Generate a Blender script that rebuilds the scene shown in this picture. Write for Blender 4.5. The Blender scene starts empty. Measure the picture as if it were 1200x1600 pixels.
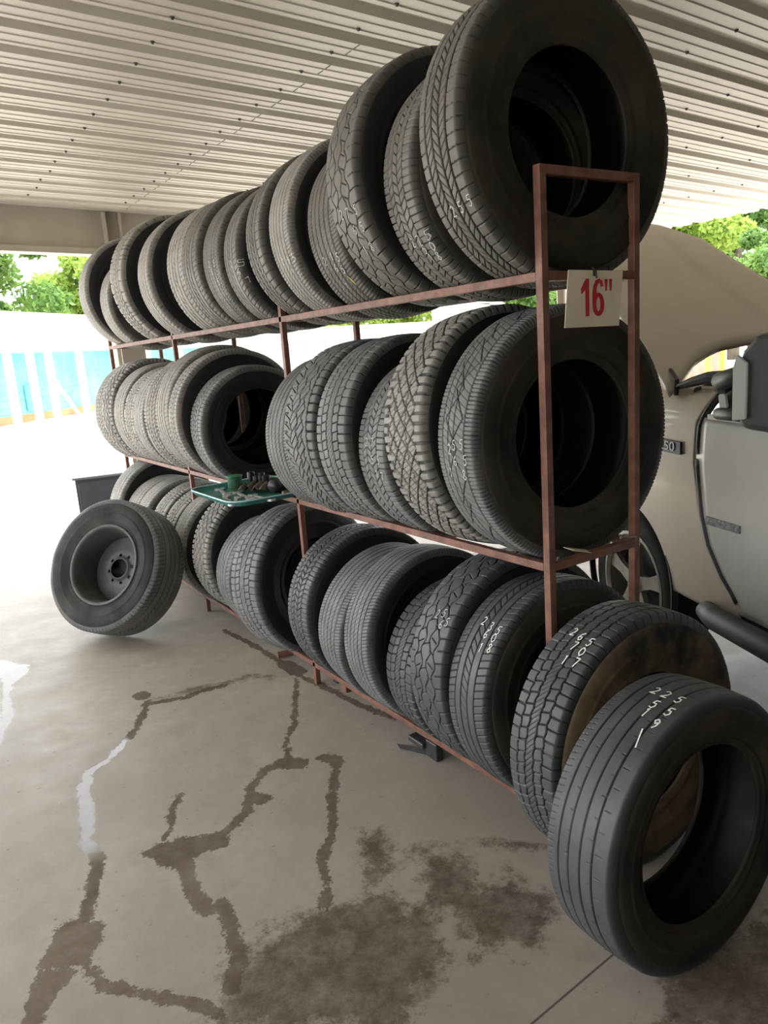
import bpy, math, random
import numpy as np
from mathutils import Vector, Matrix

random.seed(7)
rng = np.random.default_rng(7)
scene = bpy.context.scene
COL = scene.collection

# ------------------------------------------------------------------ camera
CAM = np.array([-1.542, -1.503, 1.571])
YAW, PITCH, ROLL, FPX = -0.5774, -0.2129, -0.0735, 1170.776
_f = np.array([-math.sin(YAW) * math.cos(PITCH), math.cos(YAW) * math.cos(PITCH), math.sin(PITCH)])
_r = np.cross(_f, [0, 0, 1]); _r /= np.linalg.norm(_r)
_u = np.cross(_r, _f)
_r2 = math.cos(ROLL) * _r + math.sin(ROLL) * _u
_u2 = np.cross(_r2, _f)
cam_data = bpy.data.cameras.new('camera')
cam_data.sensor_width = 36.0
cam_data.lens = 36.0 * FPX / 1600.0
cam_data.clip_end = 500
cam = bpy.data.objects.new('camera', cam_data)
COL.objects.link(cam)
cam.matrix_world = Matrix(((_r2[0], _u2[0], -_f[0], CAM[0]), (_r2[1], _u2[1], -_f[1], CAM[1]),
                           (_r2[2], _u2[2], -_f[2], CAM[2]), (0, 0, 0, 1)))
scene.camera = cam

# ------------------------------------------------------------------ light
world = bpy.data.worlds.new('sky'); scene.world = world
world.use_nodes = True
wn = world.node_tree; wn.nodes.clear()
bg = wn.nodes.new('ShaderNodeBackground'); wo = wn.nodes.new('ShaderNodeOutputWorld')
bg.inputs['Color'].default_value = (0.93, 0.97, 1.0, 1); bg.inputs['Strength'].default_value = 1.6
wn.links.new(bg.outputs[0], wo.inputs[0])
sun_d = bpy.data.lights.new('sun', 'SUN'); sun_d.energy = 5.0; sun_d.angle = 0.02; sun_d.color = (1.0, 0.96, 0.88)
sun = bpy.data.objects.new('sun', sun_d); COL.objects.link(sun)
sun.rotation_euler = Vector((0.45, -0.05, 0.89)).to_track_quat('Z', 'Y').to_euler()
sun.location = (-8, 14, 20)

scene.view_settings.view_transform = 'Standard'
scene.view_settings.look = 'None'
scene.view_settings.gamma = 1.0
scene.view_settings.use_curve_mapping = False
scene.view_settings.exposure = 1.6

# ------------------------------------------------------------------ helpers
def setp(o, label=None, cat=None, group=None, kind=None):
    if label: o['label'] = label
    if cat: o['category'] = cat
    if group: o['group'] = group
    if kind: o['kind'] = kind
    return o

def empty(name, loc=(0, 0, 0), mat=None, **k):
    o = bpy.data.objects.new(name, None); COL.objects.link(o)
    o.empty_display_size = 0.1
    if mat is not None: o.matrix_world = mat
    else: o.location = loc
    return setp(o, **k)

class MB:
    """collects shapes, builds one mesh object (coordinates given in the frame of the object)"""
    def __init__(s): s.v = []; s.f = []
    def add(s, v, f):
        n = len(s.v); s.v += [tuple(float(c) for c in p) for p in v]; s.f += [tuple(i + n for i in q) for q in f]; return s
    def box(s, a, b, fn=None):
        x0, y0, z0 = a; x1, y1, z1 = b
        v = [(x0, y0, z0), (x1, y0, z0), (x1, y1, z0), (x0, y1, z0), (x0, y0, z1), (x1, y0, z1), (x1, y1, z1), (x0, y1, z1)]
        if fn: v = [fn(*p) for p in v]
        return s.add(v, [(0, 3, 2, 1), (4, 5, 6, 7), (0, 1, 5, 4), (1, 2, 6, 5), (2, 3, 7, 6), (3, 0, 4, 7)])
    def tube(s, pts, r, n=10, cap=True, sx=1.0):
        pts = [np.array(p, float) for p in pts]; rs = r if hasattr(r, '__len__') else [r] * len(pts)
        v = []; f = []
        up = np.array([0, 0, 1.0])
        d0 = pts[1] - pts[0]; d0 /= np.linalg.norm(d0)
        if abs(d0 @ up) > .95: up = np.array([1.0, 0, 0])
        for i, p in enumerate(pts):
            d = pts[min(i + 1, len(pts) - 1)] - pts[max(i - 1, 0)]; d /= np.linalg.norm(d)
            a = np.cross(d, up); a /= np.linalg.norm(a); b = np.cross(a, d)
            for k in range(n):
                t = 2 * math.pi * k / n
                v.append(p + rs[i] * (math.cos(t) * a * sx + math.sin(t) * b))
        for i in range(len(pts) - 1):
            for k in range(n):
                f.append((i * n + k, i * n + (k + 1) % n, (i + 1) * n + (k + 1) % n, (i + 1) * n + k))
        if cap:
            f.append(tuple(range(n))[::-1]); f.append(tuple((len(pts) - 1) * n + k for k in range(n)))
        return s.add(v, f)
    def lathe(s, prof, n=32, fn=None):
        """prof: (radius, height) pairs, axis Z"""
        v = []; f = []; m = len(prof)
        for k in range(n):
            t = 2 * math.pi * k / n
            for r, z in prof:
                p = (r * math.cos(t), r * math.sin(t), z)
                v.append(fn(*p) if fn else p)
        for k in range(n):
            for j in range(m - 1):
                a = k * m + j; b = ((k + 1) % n) * m + j
                f.append((a, b, b + 1, a + 1))
        return s.add(v, f)
    def prism(s, poly, h0, h1, fn=None):
        n = len(poly)
        v = [(x, y, h0) for x, y in poly] + [(x, y, h1) for x, y in poly]
        if fn: v = [fn(*p) for p in v]
        return s.add(v, [tuple(range(n))[::-1], tuple(range(n, 2 * n))] + [(i, (i + 1) % n, n + (i + 1) % n, n + i) for i in range(n)])
    def build(s, name, mat, parent=None, smooth=False, bevel=0, solid=0, **k):
        me = bpy.data.meshes.new(name); me.from_pydata(s.v, [], s.f); me.update()
        me.materials.append(mat)
        if smooth: me.polygons.foreach_set('use_smooth', [True] * len(me.polygons))
        o = bpy.data.objects.new(name, me); COL.objects.link(o)
        if parent: o.parent = parent
        if solid:
            m = o.modifiers.new('solid', 'SOLIDIFY'); m.thickness = solid; m.offset = 0
        if bevel:
            m = o.modifiers.new('bevel', 'BEVEL'); m.width = bevel; m.segments = 2; m.limit_method = 'ANGLE'
        return setp(o, **k)

def grid_mesh(name, P, mat, parent=None, wrap=False, smooth=True, attrs=None, flip=False, **k):
    """P: (n,m,3) array; wrap joins the last row to the first"""
    n, m = P.shape[:2]
    me = bpy.data.meshes.new(name)
    idx = np.arange(n * m).reshape(n, m)
    if wrap: idx = np.vstack([idx, idx[:1]])
    a = idx[:-1, :-1].ravel(); b = idx[1:, :-1].ravel(); c = idx[1:, 1:].ravel(); d = idx[:-1, 1:].ravel()
    q = np.stack([a, b, c, d] if not flip else [d, c, b, a], 1).astype(np.int32)
    me.vertices.add(n * m); me.vertices.foreach_set('co', P.reshape(-1).astype(np.float32))
    me.loops.add(q.size); me.loops.foreach_set('vertex_index', q.ravel())
    me.polygons.add(len(q)); me.polygons.foreach_set('loop_start', np.arange(0, q.size, 4, dtype=np.int32))
    me.update(calc_edges=True)
    me.polygons.foreach_set('use_smooth', np.full(len(q), smooth))
    for an, av in (attrs or {}).items():
        at = me.attributes.new(an, 'FLOAT', 'POINT'); at.data.foreach_set('value', av.ravel().astype(np.float32))
    me.materials.append(mat); me.validate()
    o = bpy.data.objects.new(name, me); COL.objects.link(o)
    if parent: o.parent = parent
    return setp(o, **k)

# ------------------------------------------------------------------ materials
def srgb(*c):
    c = [x / 255 for x in c]
    return tuple(x / 12.92 if x <= .04045 else ((x + .055) / 1.055) ** 2.4 for x in c) + (1,)

class NT:
    def __init__(s, name):
        s.m = bpy.data.materials.new(name); s.m.use_nodes = True
        s.t = s.m.node_tree; s.b = s.t.nodes['Principled BSDF']
    def n(s, t, **k):
        nd = s.t.nodes.new('ShaderNode' + t)
        for a, b in k.items(): setattr(nd, a, b)
        return nd
    def l(s, a, b): s.t.links.new(a, b)
    def coord(s, scale=(1, 1, 1), which='Object', loc=(0, 0, 0)):
        c = s.n('TexCoord'); mp = s.n('Mapping'); mp.inputs['Scale'].default_value = scale
        mp.inputs['Location'].default_value = loc
        s.l(c.outputs[which], mp.inputs[0]); return mp.outputs[0]
    def noise(s, co, scale, detail=5, rough=.6, lo=0., hi=1., a=0., b=1.):
        nz = s.n('TexNoise'); nz.inputs['Scale'].default_value = scale; nz.inputs['Detail'].default_value = detail
        nz.inputs['Roughness'].default_value = rough
        s.l(co, nz.inputs['Vector'])
        return s.rng(nz.outputs['Fac'], lo, hi, a, b)
    def rng(s, x, lo, hi, a=0., b=1.):
        r = s.n('MapRange'); r.inputs[1].default_value = lo; r.inputs[2].default_value = hi
        r.inputs[3].default_value = a; r.inputs[4].default_value = b
        s.l(x, r.inputs[0]); return r.outputs[0]
    def math(s, op, a, b=None):
        m = s.n('Math', operation=op)
        for i, x in enumerate((a, b)):
            if x is None: continue
            if isinstance(x, (int, float)): m.inputs[i].default_value = x
            else: s.l(x, m.inputs[i])
        return m.outputs[0]
    def mix(s, f, a, b):
        m = s.n('Mix', data_type='RGBA')
        if isinstance(f, (int, float)): m.inputs[0].default_value = f
        else: s.l(f, m.inputs[0])
        for i, x in ((6, a), (7, b)):
            if isinstance(x, tuple): m.inputs[i].default_value = x
            else: s.l(x, m.inputs[i])
        return m.outputs[2]
    def bump(s, h, strength=.3, dist=.01):
        b = s.n('Bump'); b.inputs['Strength'].default_value = strength; b.inputs['Distance'].default_value = dist
        s.l(h, b.inputs['Height']); s.l(b.outputs[0], s.b.inputs['Normal'])
    def base(s, c):
        if isinstance(c, tuple): s.b.inputs['Base Color'].default_value = c
        else: s.l(c, s.b.inputs['Base Color'])
    def rough(s, r):
        if isinstance(r, (int, float)): s.b.inputs['Roughness'].default_value = r
        else: s.l(r, s.b.inputs['Roughness'])
    def set(s, **k):
        for a, b in k.items(): s.b.inputs[a.replace('_', ' ')].default_value = b
        return s

def simple(name, c1, c2=None, scale=8, rough=.6, metallic=0, bump=0, spec=.5):
    t = NT(name); co = t.coord()
    if c2:
        t.base(t.mix(t.noise(co, scale, lo=.35, hi=.7), c1, c2))
    else: t.base(c1)
    t.rough(rough); t.set(Metallic=metallic); t.b.inputs['Specular IOR Level'].default_value = spec
    if bump: t.bump(t.noise(co, scale * 4), bump, .003)
    return t.m

def rubber(name, dark, light, dust, dustamt=.3, rough=.6, seed=0.0):
    """tread rubber: the scrubbed tops of the blocks are greyer than the unscrubbed rubber of the grooves"""
    t = NT(name); co = t.coord(loc=(seed, seed * .7, 0))
    at = t.n('Attribute'); at.attribute_name = 'crown'
    n1 = t.noise(co, 9, 5, .65, .3, .7, .55, 1.0)
    c = t.mix(t.math('MULTIPLY', at.outputs['Fac'], n1), dark, light)
    n2 = t.noise(co, 4, 6, .7, .48, .72)
    c = t.mix(t.math('MULTIPLY', n2, dustamt), c, dust)
    t.base(c)
    t.rough(t.noise(co, 12, 3, .5, .3, .7, rough - .1, rough + .12))
    t.b.inputs['Specular IOR Level'].default_value = .4
    t.bump(t.noise(co, 160, 3, .6), .25, .001)
    return t.m

def side_rubber(name, dark, brown, amt=.5, rough=.62, seed=0.0):
    t = NT(name); co = t.coord(loc=(seed, seed, 0))
    n2 = t.noise(co, 3.2, 6, .65, .42, .72)
    c = t.mix(t.math('MULTIPLY', n2, amt), dark, brown)
    t.base(c)
    t.rough(t.noise(co, 14, 3, .5, .3, .7, rough - .08, rough + .15))
    t.b.inputs['Specular IOR Level'].default_value = .22
    t.bump(t.noise(co, 90, 3, .6), .2, .001)
    return t.m

def col(v, t=(1, 1, 1)): return (v * t[0], v * t[1], v * t[2], 1)
TREADS = [rubber('tread_rubber_brown_grey', col(.014), col(.15, (1.05, 1, .90)), col(.15, (1.15, 1, .8)), .45, .62, 1.3),
          rubber('tread_rubber_grey', col(.014), col(.19), col(.20, (1.08, 1, .9)), .35, .58, 4.1),
          rubber('tread_rubber_black', col(.010), col(.085, (.95, 1, 1.07)), col(.12, (1.1, 1, .85)), .22, .5, 7.7),
          rubber('tread_rubber_dusty', col(.03), col(.30, (1.05, 1, .92)), col(.33, (1.08, 1, .86)), .55, .68, 9.9)]
def side2(name, dark, brown):
    m = side_rubber(name, dark, brown, .9, .7, 8.1)
    for n in m.node_tree.nodes:
        if n.type == 'MAP_RANGE' and abs(n.inputs[1].default_value - .42) < 1e-4: n.inputs[1].default_value = .36; n.inputs[2].default_value = .6
    return m
SIDES = [side_rubber('sidewall_rubber_brown', col(.014, (1.1, 1, .88)), col(.050, (1.25, 1, .72)), .8, .6, 2.2),
         side_rubber('sidewall_rubber_black', col(.008, (.95, 1, 1.05)), col(.020, (1.1, 1, .9)), .4, .62, 5.5),
         side2('sidewall_rubber_muddy', col(.010), col(.13, (1.35, 1, .6))),
         side_rubber('sidewall_rubber_dusty', col(.02), col(.07, (1.1, 1, .9)), .8, .7, 3.3)]
LINER = side_rubber('inner_liner_rubber', col(.012), col(.022, (1.1, 1, .85)), .5, .5)
CHALK = simple('white_chalk', (.9, .9, .88, 1), (.7, .7, .68, 1), 60, .9)
FCHALK = simple('faint_chalk', (.62, .62, .58, 1), (.4, .4, .38, 1), 60, .9)
YCHALK = simple('yellow_chalk', (.7, .62, .05, 1), (.4, .36, .1, 1), 60, .9)
RACK = simple('rusty_red_brown_paint', srgb(98, 60, 48), srgb(132, 92, 76), 18, .55, 0, .3)
STEEL = simple('dull_steel', (.3, .3, .3, 1), (.16, .15, .14, 1), 20, .45, .8)
TIRE_FIT = {
    'T1': (-0.0250, 0.1106, -0.0617, 0.0047, 0.3995, 0.1821, 0.0158, 0.2197),
    'T2': (0.0014, 0.3480, -0.1955, 0.0005, 0.3664, 0.2126, 0.0037, 0.2100),
    'T3': (-0.0032, 0.6236, -0.0817, 0.0288, 0.4008, 0.2145, 0.0100, 0.2100),
    'T4': (0.0009, 0.9160, 0.0093, 0.0607, 0.3298, 0.2216, 0.0014, 0.2100),
    'T5': (-0.0158, 1.1856, -0.0516, -0.0174, 0.3480, 0.1976, 0.0041, 0.2100),
    'T6': (0.0010, 1.4200, -0.1486, 0.0101, 0.3500, 0.2178, 0.0046, 0.2100),
    'T7': (-0.0051, 1.7108, -0.1266, -0.0133, 0.3305, 0.2161, 0.0022, 0.2100),
    'T8': (0.0014, 1.9580, -0.0213, 0.0030, 0.3402, 0.2197, -0.0014, 0.2100),
    'T9': (-0.0077, 2.1976, -0.0102, 0.0040, 0.3459, 0.2218, 0.0072, 0.2100),
    'T10': (0.0005, 2.4443, 0.0834, 0.0169, 0.3540, 0.2205, 0.0003, 0.2100),
    'T11': (-0.0005, 2.8875, -0.0276, 0.0296, 0.3731, 0.2258, -0.0090, 0.2100),
    'T12': (-0.0019, 3.3917, 0.0840, 0.0098, 0.3982, 0.2223, -0.0051, 0.2100),
    'T13': (0.0014, 3.9750, 0.0084, -0.0009, 0.3326, 0.2203, -0.0017, 0.2100),
    'T14': (-0.0026, 4.2645, -0.0142, -0.0029, 0.3959, 0.2197, 0.0072, 0.2100),
    'M1': (0.0087, 0.1456, -0.0975, 0.0142, 0.3893, 0.1988, 0.0109, 0.2253),
    'M2': (-0.0007, 0.3799, -0.0354, 0.0828, 0.3977, 0.2356, 0.0119, 0.2100),
    'M3': (-0.0007, 0.6553, -0.1077, 0.0417, 0.3414, 0.2185, 0.0015, 0.2100),
    'M4': (-0.0026, 0.9149, 0.0513, 0.0417, 0.3759, 0.2161, -0.0023, 0.2100),
    'M5': (-0.0145, 1.1742, 0.1044, 0.0407, 0.3754, 0.2252, -0.0071, 0.2100),
    'M6': (-0.0077, 1.4439, 0.0663, -0.0222, 0.3504, 0.2192, -0.0070, 0.2100),
    'M7': (-0.0047, 2.4208, -0.0640, -0.0098, 0.3389, 0.2186, -0.0023, 0.2100),
    'M8': (-0.0153, 2.6178, -0.0636, 0.0030, 0.3803, 0.1784, 0.0027, 0.2100),
    'M9': (0.0016, 2.8445, 0.0360, 0.0030, 0.3943, 0.2195, 0.0030, 0.2100),
    'M10': (-0.0030, 3.1732, 0.1745, -0.0019, 0.3744, 0.2204, -0.0023, 0.2100),
    'M11': (-0.0009, 3.4781, 0.0164, -0.0004, 0.3524, 0.2200, -0.0011, 0.2100),
    'M12': (-0.0030, 3.7038, 0.0419, -0.0023, 0.3503, 0.2161, -0.0022, 0.2100),
    'M13': (-0.0019, 3.9288, 0.0725, -0.0032, 0.3620, 0.2165, -0.0016, 0.2100),
    'M14': (-0.0136, 4.1564, 0.1273, -0.0086, 0.3814, 0.2031, -0.0049, 0.2100),
    'M15': (-0.0116, 4.3664, 0.1337, -0.0086, 0.3840, 0.2140, -0.0187, 0.2100),
    'B1': (-0.2440, -0.4711, -0.0284, 0.0328, 0.3558, 0.2095, 0.0009, 0.2276),
    'B2': (-0.0321, -0.1607, -0.0491, 0.0385, 0.3917, 0.1953, 0.0002, 0.2100),
    'B3': (-0.0250, 0.1359, -0.0732, 0.0798, 0.3663, 0.2071, 0.0148, 0.2100),
    'B4': (0.0013, 0.3393, -0.0698, 0.0796, 0.3921, 0.2110, 0.0001, 0.2100),
    'B5': (-0.0056, 0.6143, -0.1083, -0.0001, 0.3231, 0.2190, -0.0016, 0.2100),
    'B6': (-0.0102, 0.8434, -0.0444, 0.0762, 0.3557, 0.2070, 0.0100, 0.2100),
    'B7': (-0.0050, 1.1374, -0.0444, -0.0696, 0.3405, 0.2151, 0.0002, 0.2100),
    'B8': (0.0010, 1.3539, -0.0366, 0.0437, 0.3631, 0.2171, 0.0002, 0.2100),
    'B9': (-0.0311, 1.8646, 0.1616, 0.0909, 0.3891, 0.2488, -0.0129, 0.2100),
    'B10': (-0.0069, 2.3393, -0.0198, -0.0155, 0.3241, 0.2195, -0.0035, 0.2100),
    'B11': (0.0123, 2.6059, 0.0571, 0.0151, 0.3773, 0.2235, 0.0067, 0.2100),
    'B12': (-0.0103, 2.9046, -0.0639, 0.0154, 0.3695, 0.2191, -0.0010, 0.2100),
    'B13': (-0.0003, 3.2044, -0.0020, -0.0002, 0.3581, 0.2200, -0.0002, 0.2100),
    'B14': (0.0007, 3.4705, 0.0418, -0.0047, 0.3583, 0.2205, 0.0003, 0.2100),
    'B15': (-0.0003, 3.8304, -0.0025, 0.0001, 0.3559, 0.2200, -0.0003, 0.2100),
    'B16': (-0.0082, 4.1123, 0.1003, -0.0012, 0.3497, 0.2210, -0.0008, 0.2100),
    'B17': (0.0034, 4.3394, 0.1004, -0.0128, 0.4070, 0.2193, 0.0025, 0.2100),
    'W': (-0.8615, 2.9319, -0.9656, 0.4592, 0.4010, 0.2711, 0.0481, 0.2320),
}
MARKS = {
    'T3': [('2', 3.4, -0.091), ('7', 3.411, 0.103), ('5', 3.411, 0.334), ('6', 3.547, 0.115), ('5', 3.547, 0.334), ('1', 3.726, 0.115), ('8', 3.715, 0.31)],
    'T2': [('2', 3.663, -0.006), ('7', 3.663, 0.188), ('5', 3.652, 0.431), ('5', 3.747, 0.188), ('0', 3.747, 0.407), ('1', 3.831, 0.213), ('8', 3.841, 0.395)],
    'T4': [('2', 3.505, -0.128), ('1', 3.484, 0.115), ('5', 3.516, 0.261), ('6', 3.61, 0.091), ('5', 3.652, 0.237), ('1', 3.841, 0.079), ('y', 3.81, 0.273)],
    'B3': [('2', 2.307, -0.055), ('3', 2.339, 0.152), ('5', 2.349, 0.334), ('6', 2.412, 0.14), ('0', 2.423, 0.322), ('1', 2.538, 0.152), ('8', 2.517, 0.334)],
    'B2': [('2', 2.013, -0.14), ('6', 2.034, 0.043), ('5', 2.055, 0.237), ('7', 2.129, 0.055), ('0', 2.15, 0.237), ('1', 2.255, 0.067), ('7', 2.244, 0.261)],
    'B1': [('2', 1.677, -0.067), ('2', 1.677, 0.079), ('5', 1.677, 0.249), ('5', 1.814, 0.091), ('5', 1.824, 0.298), ('1', 1.908, 0.091), ('9', 1.961, 0.286), ('/', 2.097, 0.249)],
    'M1': [('2', 3.148, -0.079), ('5', 3.116, 0.043), ('5', 3.106, 0.225), ('6', 3.232, 0.043), ('5', 3.221, 0.286), ('1', 3.327, -0.128), ('8', 3.337, 0.213)],
    'T1': [('2', 3.652, -0.03), ('5', 3.642, 0.164), ('5', 3.621, 0.383)],
    'M3': [('2', 3.001, -0.067), ('7', 3.001, 0.115), ('5', 3.179, 0.103), ('5', 3.179, 0.286), ('1', 3.327, 0.164), ('7', 3.348, 0.31)],
    'B4': [('2', 2.486, 0.03), ('5', 2.465, 0.176), ('6', 2.56, 0.213), ('5', 2.528, 0.322)],
    'T5': [('2', 3.463, -0.03), ('4', 3.463, 0.237), ('5', 3.463, 0.419), ('6', 3.568, 0.201), ('1', 3.652, 0.358)],
    'T7': [('2', 3.232, 0.115), ('5', 3.253, 0.468), ('6', 3.358, 0.419), ('1', 3.495, 0.48)],
    'T8': [('2', 3.169, -0.006), ('5', 3.179, 0.261), ('6', 3.263, 0.067), ('5', 3.421, 0.237)],
}
WET = [['p', [[-1.317, 3.142], [-1.22, 3.124], [-1.103, 2.894], [-1.122, 2.774], [-1.208, 2.682], [-1.247, 2.548], [-1.273, 2.256], [-1.327, 2.102], [-1.365, 1.966], [-1.392, 1.99], [-1.308, 2.373], [-1.257, 2.707], [-1.252, 2.863], [-1.332, 2.993]], 0], ['l', [[-0.718, 2.056], [-0.72, 2.039]], 0.0435], ['l', [[-0.733, 1.942], [-0.561, 1.876], [-0.457, 1.893], [-0.367, 1.868]], 0.02], ['l', [[-0.715, 1.962], [-0.831, 1.74], [-0.917, 1.631], [-1.025, 1.522], [-1.096, 1.489], [-1.144, 1.353], [-1.155, 1.229], [-1.187, 1.107], [-1.224, 1.001]], 0.0192], ['l', [[-1.135, 1.403], [-1.2, 1.071]], 0.0236], ['l', [[-1.219, 0.997], [-1.205, 0.901], [-1.244, 0.777], [-1.302, 0.632]], 0.0253], ['p', [[-1.322, 0.658], [-1.261, 0.567], [-1.284, 0.509], [-1.336, 0.435], [-1.452, 0.513], [-1.388, 0.647]], 0], ['l', [[-1.34, 0.452], [-1.324, 0.346], [-1.251, 0.251], [-1.151, 0.149], [-1.113, 0.072]], 0.0187], ['p', [[-1.452, 0.513], [-1.35, 0.446], [-1.406, 0.411], [-1.483, 0.326], [-1.541, 0.326]], 0], ['l', [[-0.064, 2.611], [-0.026, 2.236], [-0.018, 1.93], [-0.029, 1.726], [0.001, 1.548], [0.034, 1.248], [0.076, 1.049], [0.126, 0.927]], 0.0193], ['l', [[-0.013, 1.903], [-0.011, 1.761]], 0.0473], ['l', [[-0.052, 1.696], [-0.275, 1.284], [-0.395, 1.138], [-0.427, 1.035]], 0.0137], ['l', [[-0.458, 1.012], [-0.419, 0.978]], 0.0441], ['l', [[-0.462, 1.004], [-0.536, 1.025], [-0.641, 0.942], [-0.713, 0.807], [-0.808, 0.754]], 0.0199], ['l', [[-0.654, 0.883], [-0.628, 0.846]], 0.0362], ['p', [[-0.813, 0.758], [-0.934, 0.814], [-1.032, 0.851], [-1.081, 0.819], [-1.048, 0.732], [-1.014, 0.645], [-0.984, 0.595], [-0.946, 0.688], [-0.835, 0.671]], 0], ['l', [[-0.853, 1.079], [-0.916, 1.017], [-0.948, 0.907], [-1.0, 0.851]], 0.014], ['l', [[-0.995, 0.641], [-1.009, 0.514], [-1.003, 0.424], [-0.963, 0.425], [-0.97, 0.334], [-0.998, 0.223], [-1.051, 0.132]], 0.0254], ['l', [[-0.319, 0.948], [-0.289, 0.884]], 0.0334], ['l', [[-0.289, 0.884], [-0.419, 0.71], [-0.493, 0.574], [-0.549, 0.485], [-0.634, 0.412], [-0.673, 0.294], [-0.719, 0.228]], 0.0173]]
DIRT = [['p', [[-0.951, 0.244], [-0.836, 0.236], [-0.731, 0.238], [-0.55, 0.17], [-0.477, -0.014], [-0.563, -0.149], [-0.798, -0.251], [-1.186, 0.051], [-1.108, 0.127], [-1.038, 0.173]], 0], ['l', [[-0.454, 0.207], [-0.303, 0.24], [-0.183, 0.191], [-0.033, -0.004]], 0.0083], ['p', [[-0.049, -0.475], [0.234, -0.556], [0.166, -0.726], [-0.164, -0.781], [-0.357, -0.592], [-0.194, -0.541]], 0], ['p', [[-0.43, 0.045], [-0.197, -0.004], [-0.159, -0.175], [-0.337, -0.273], [-0.51, -0.191]], 0], ['l', [[-0.256, 1.885], [-0.116, 1.806]], 0.0304], ['l', [[-0.984, 0.212], [-0.856, 0.197]], 0.0436], ['p', [[-0.461, 0.456], [-0.375, 0.43], [-0.485, 0.232], [-0.592, 0.211]], 0], ['l', [[-0.658, 1.964], [-0.41, 1.927], [-0.165, 1.852]], 0.0236], ['p', [[-0.404, 0.242], [-0.26, 0.163], [-0.329, -0.036], [-0.534, 0.001]], 0]]

# ------------------------------------------------------------------ the setting: floor, roof, posts
def seg_dist(X, Y, pts):
    d = np.full(X.shape, 1e9)
    for (x0, y0), (x1, y1) in zip(pts[:-1], pts[1:]):
        dx, dy = x1 - x0, y1 - y0; L = dx * dx + dy * dy + 1e-12
        t = np.clip(((X - x0) * dx + (Y - y0) * dy) / L, 0, 1)
        d = np.minimum(d, np.hypot(X - x0 - t * dx, Y - y0 - t * dy))
    return d
def poly_sd(X, Y, pts):
    d = seg_dist(X, Y, list(pts) + [pts[0]])
    ins = np.zeros(X.shape, bool); n = len(pts)
    for i in range(n):
        x0, y0 = pts[i]; x1, y1 = pts[(i + 1) % n]
        if y0 == y1: continue
        c = ((y0 > Y) != (y1 > Y)) & (X < (x1 - x0) * (Y - y0) / (y1 - y0) + x0)
        ins ^= c
    return np.where(ins, d, -d)
def field(X, Y, shapes):
    f = np.full(X.shape, -1.0)
    for kind, pts, w in shapes:
        f = np.maximum(f, poly_sd(X, Y, pts) if kind == 'p' else w - seg_dist(X, Y, pts))
    return f

def concrete():
    t = NT('stained_concrete'); co = t.coord()
    wet = t.n('Attribute'); wet.attribute_name = 'wet'
    dirt = t.n('Attribute'); dirt.attribute_name = 'dirt'
    jn = t.math('ADD', t.noise(co, 14, 8, .75, 0, 1, -.045, .045), t.noise(co, 70, 4, .7, 0, 1, -.02, .02))
    jn2 = t.noise(co, 6, 10, .8, 0, 1, -.24, .24)
    w = t.rng(t.math('ADD', wet.outputs['Fac'], jn), -.002, .004)
    d = t.rng(t.math('ADD', dirt.outputs['Fac'], jn2), -.01, .035)
    big = t.noise(co, 1.1, 6, .6, .3, .7)
    c = t.mix(big, srgb(150, 140, 129), srgb(178, 169, 158))
    c = t.mix(t.noise(co, 9, 8, .7, .35, .65, 0, .45), c, srgb(140, 129, 117))
    sp = t.noise(co, 30, 4, .6, .66, .71)
    c = t.mix(t.math('MULTIPLY', sp, .6), c, srgb(95, 84, 74))
    g = t.noise(co, 2.3, 8, .8, .56, .66, 0, .35)
    c = t.mix(g, c, srgb(118, 106, 96))
    blot = t.noise(co, 9, 9, .85, .36, .58, .45, 1.0)
    c = t.mix(t.math('MULTIPLY', d, blot), c, srgb(88, 76, 64))
    c = t.mix(t.math('MULTIPLY', w, t.noise(co, 16, 6, .7, .3, .7, .6, .92)), c, srgb(90, 78, 66))
    # saw-cut joints
    sx = t.n('SeparateXYZ'); t.l(co, sx.inputs[0])
    j = t.math('SUBTRACT', sx.outputs[1], t.math('MULTIPLY', sx.outputs[0], .056))
    j = t.math('ABSOLUTE', t.math('ADD', j, .388))
    jm = t.rng(j, .002, .004, 1, 0)
    c = t.mix(t.math('MULTIPLY', jm, .8), c, srgb(50, 44, 38))
    t.base(c)
    dry = t.noise(co, 6, 5, .6, .3, .7, .42, .60)
    r = t.n('Mix', data_type='FLOAT'); t.l(w, r.inputs[0]); t.l(dry, r.inputs[2]); r.inputs[3].default_value = .06
    t.l(r.outputs[0], t.b.inputs['Roughness'])
    h = t.math('MULTIPLY', t.noise(co, 60, 6, .6), t.math('SUBTRACT', 1.0, t.math('MULTIPLY', w, .9)))
    t.bump(h, .12, .004)
    return t.m
def axis(a, b, fine0, fine1, step, coarse):
    return np.unique(np.round(np.concatenate([np.arange(a, fine0, coarse), np.arange(fine0, fine1, step), np.arange(fine1, b + 1e-6, coarse)]), 4))
gx = axis(-6, 5.6, -2.0, 1.0, .01, 1.0); gy = axis(-6, 5.1, -.9, 3.4, .01, 1.0)
gx[-1] = 5.6; gy[-1] = 5.1
GX, GY = np.meshgrid(gx, gy, indexing='ij')
grid_mesh('floor', np.stack([GX, GY, np.zeros_like(GX)], -1), concrete(), attrs=dict(wet=field(GX, GY, WET), dirt=field(GX, GY, DIRT)), kind='structure')
yard = simple('sunlit_pale_gravel', (.62, .58, .52, 1), (.5, .46, .40, 1), .6, .9)
m = MB(); m.box((-60, 5.1, -.1), (90, 110, -.004)); m.box((5.6, -30, -.1), (90, 5.1, -.004)); m.box((-60, -30, -.1), (-6, 5.1, -.004))
m.build('ground', yard, kind='structure')

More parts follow.
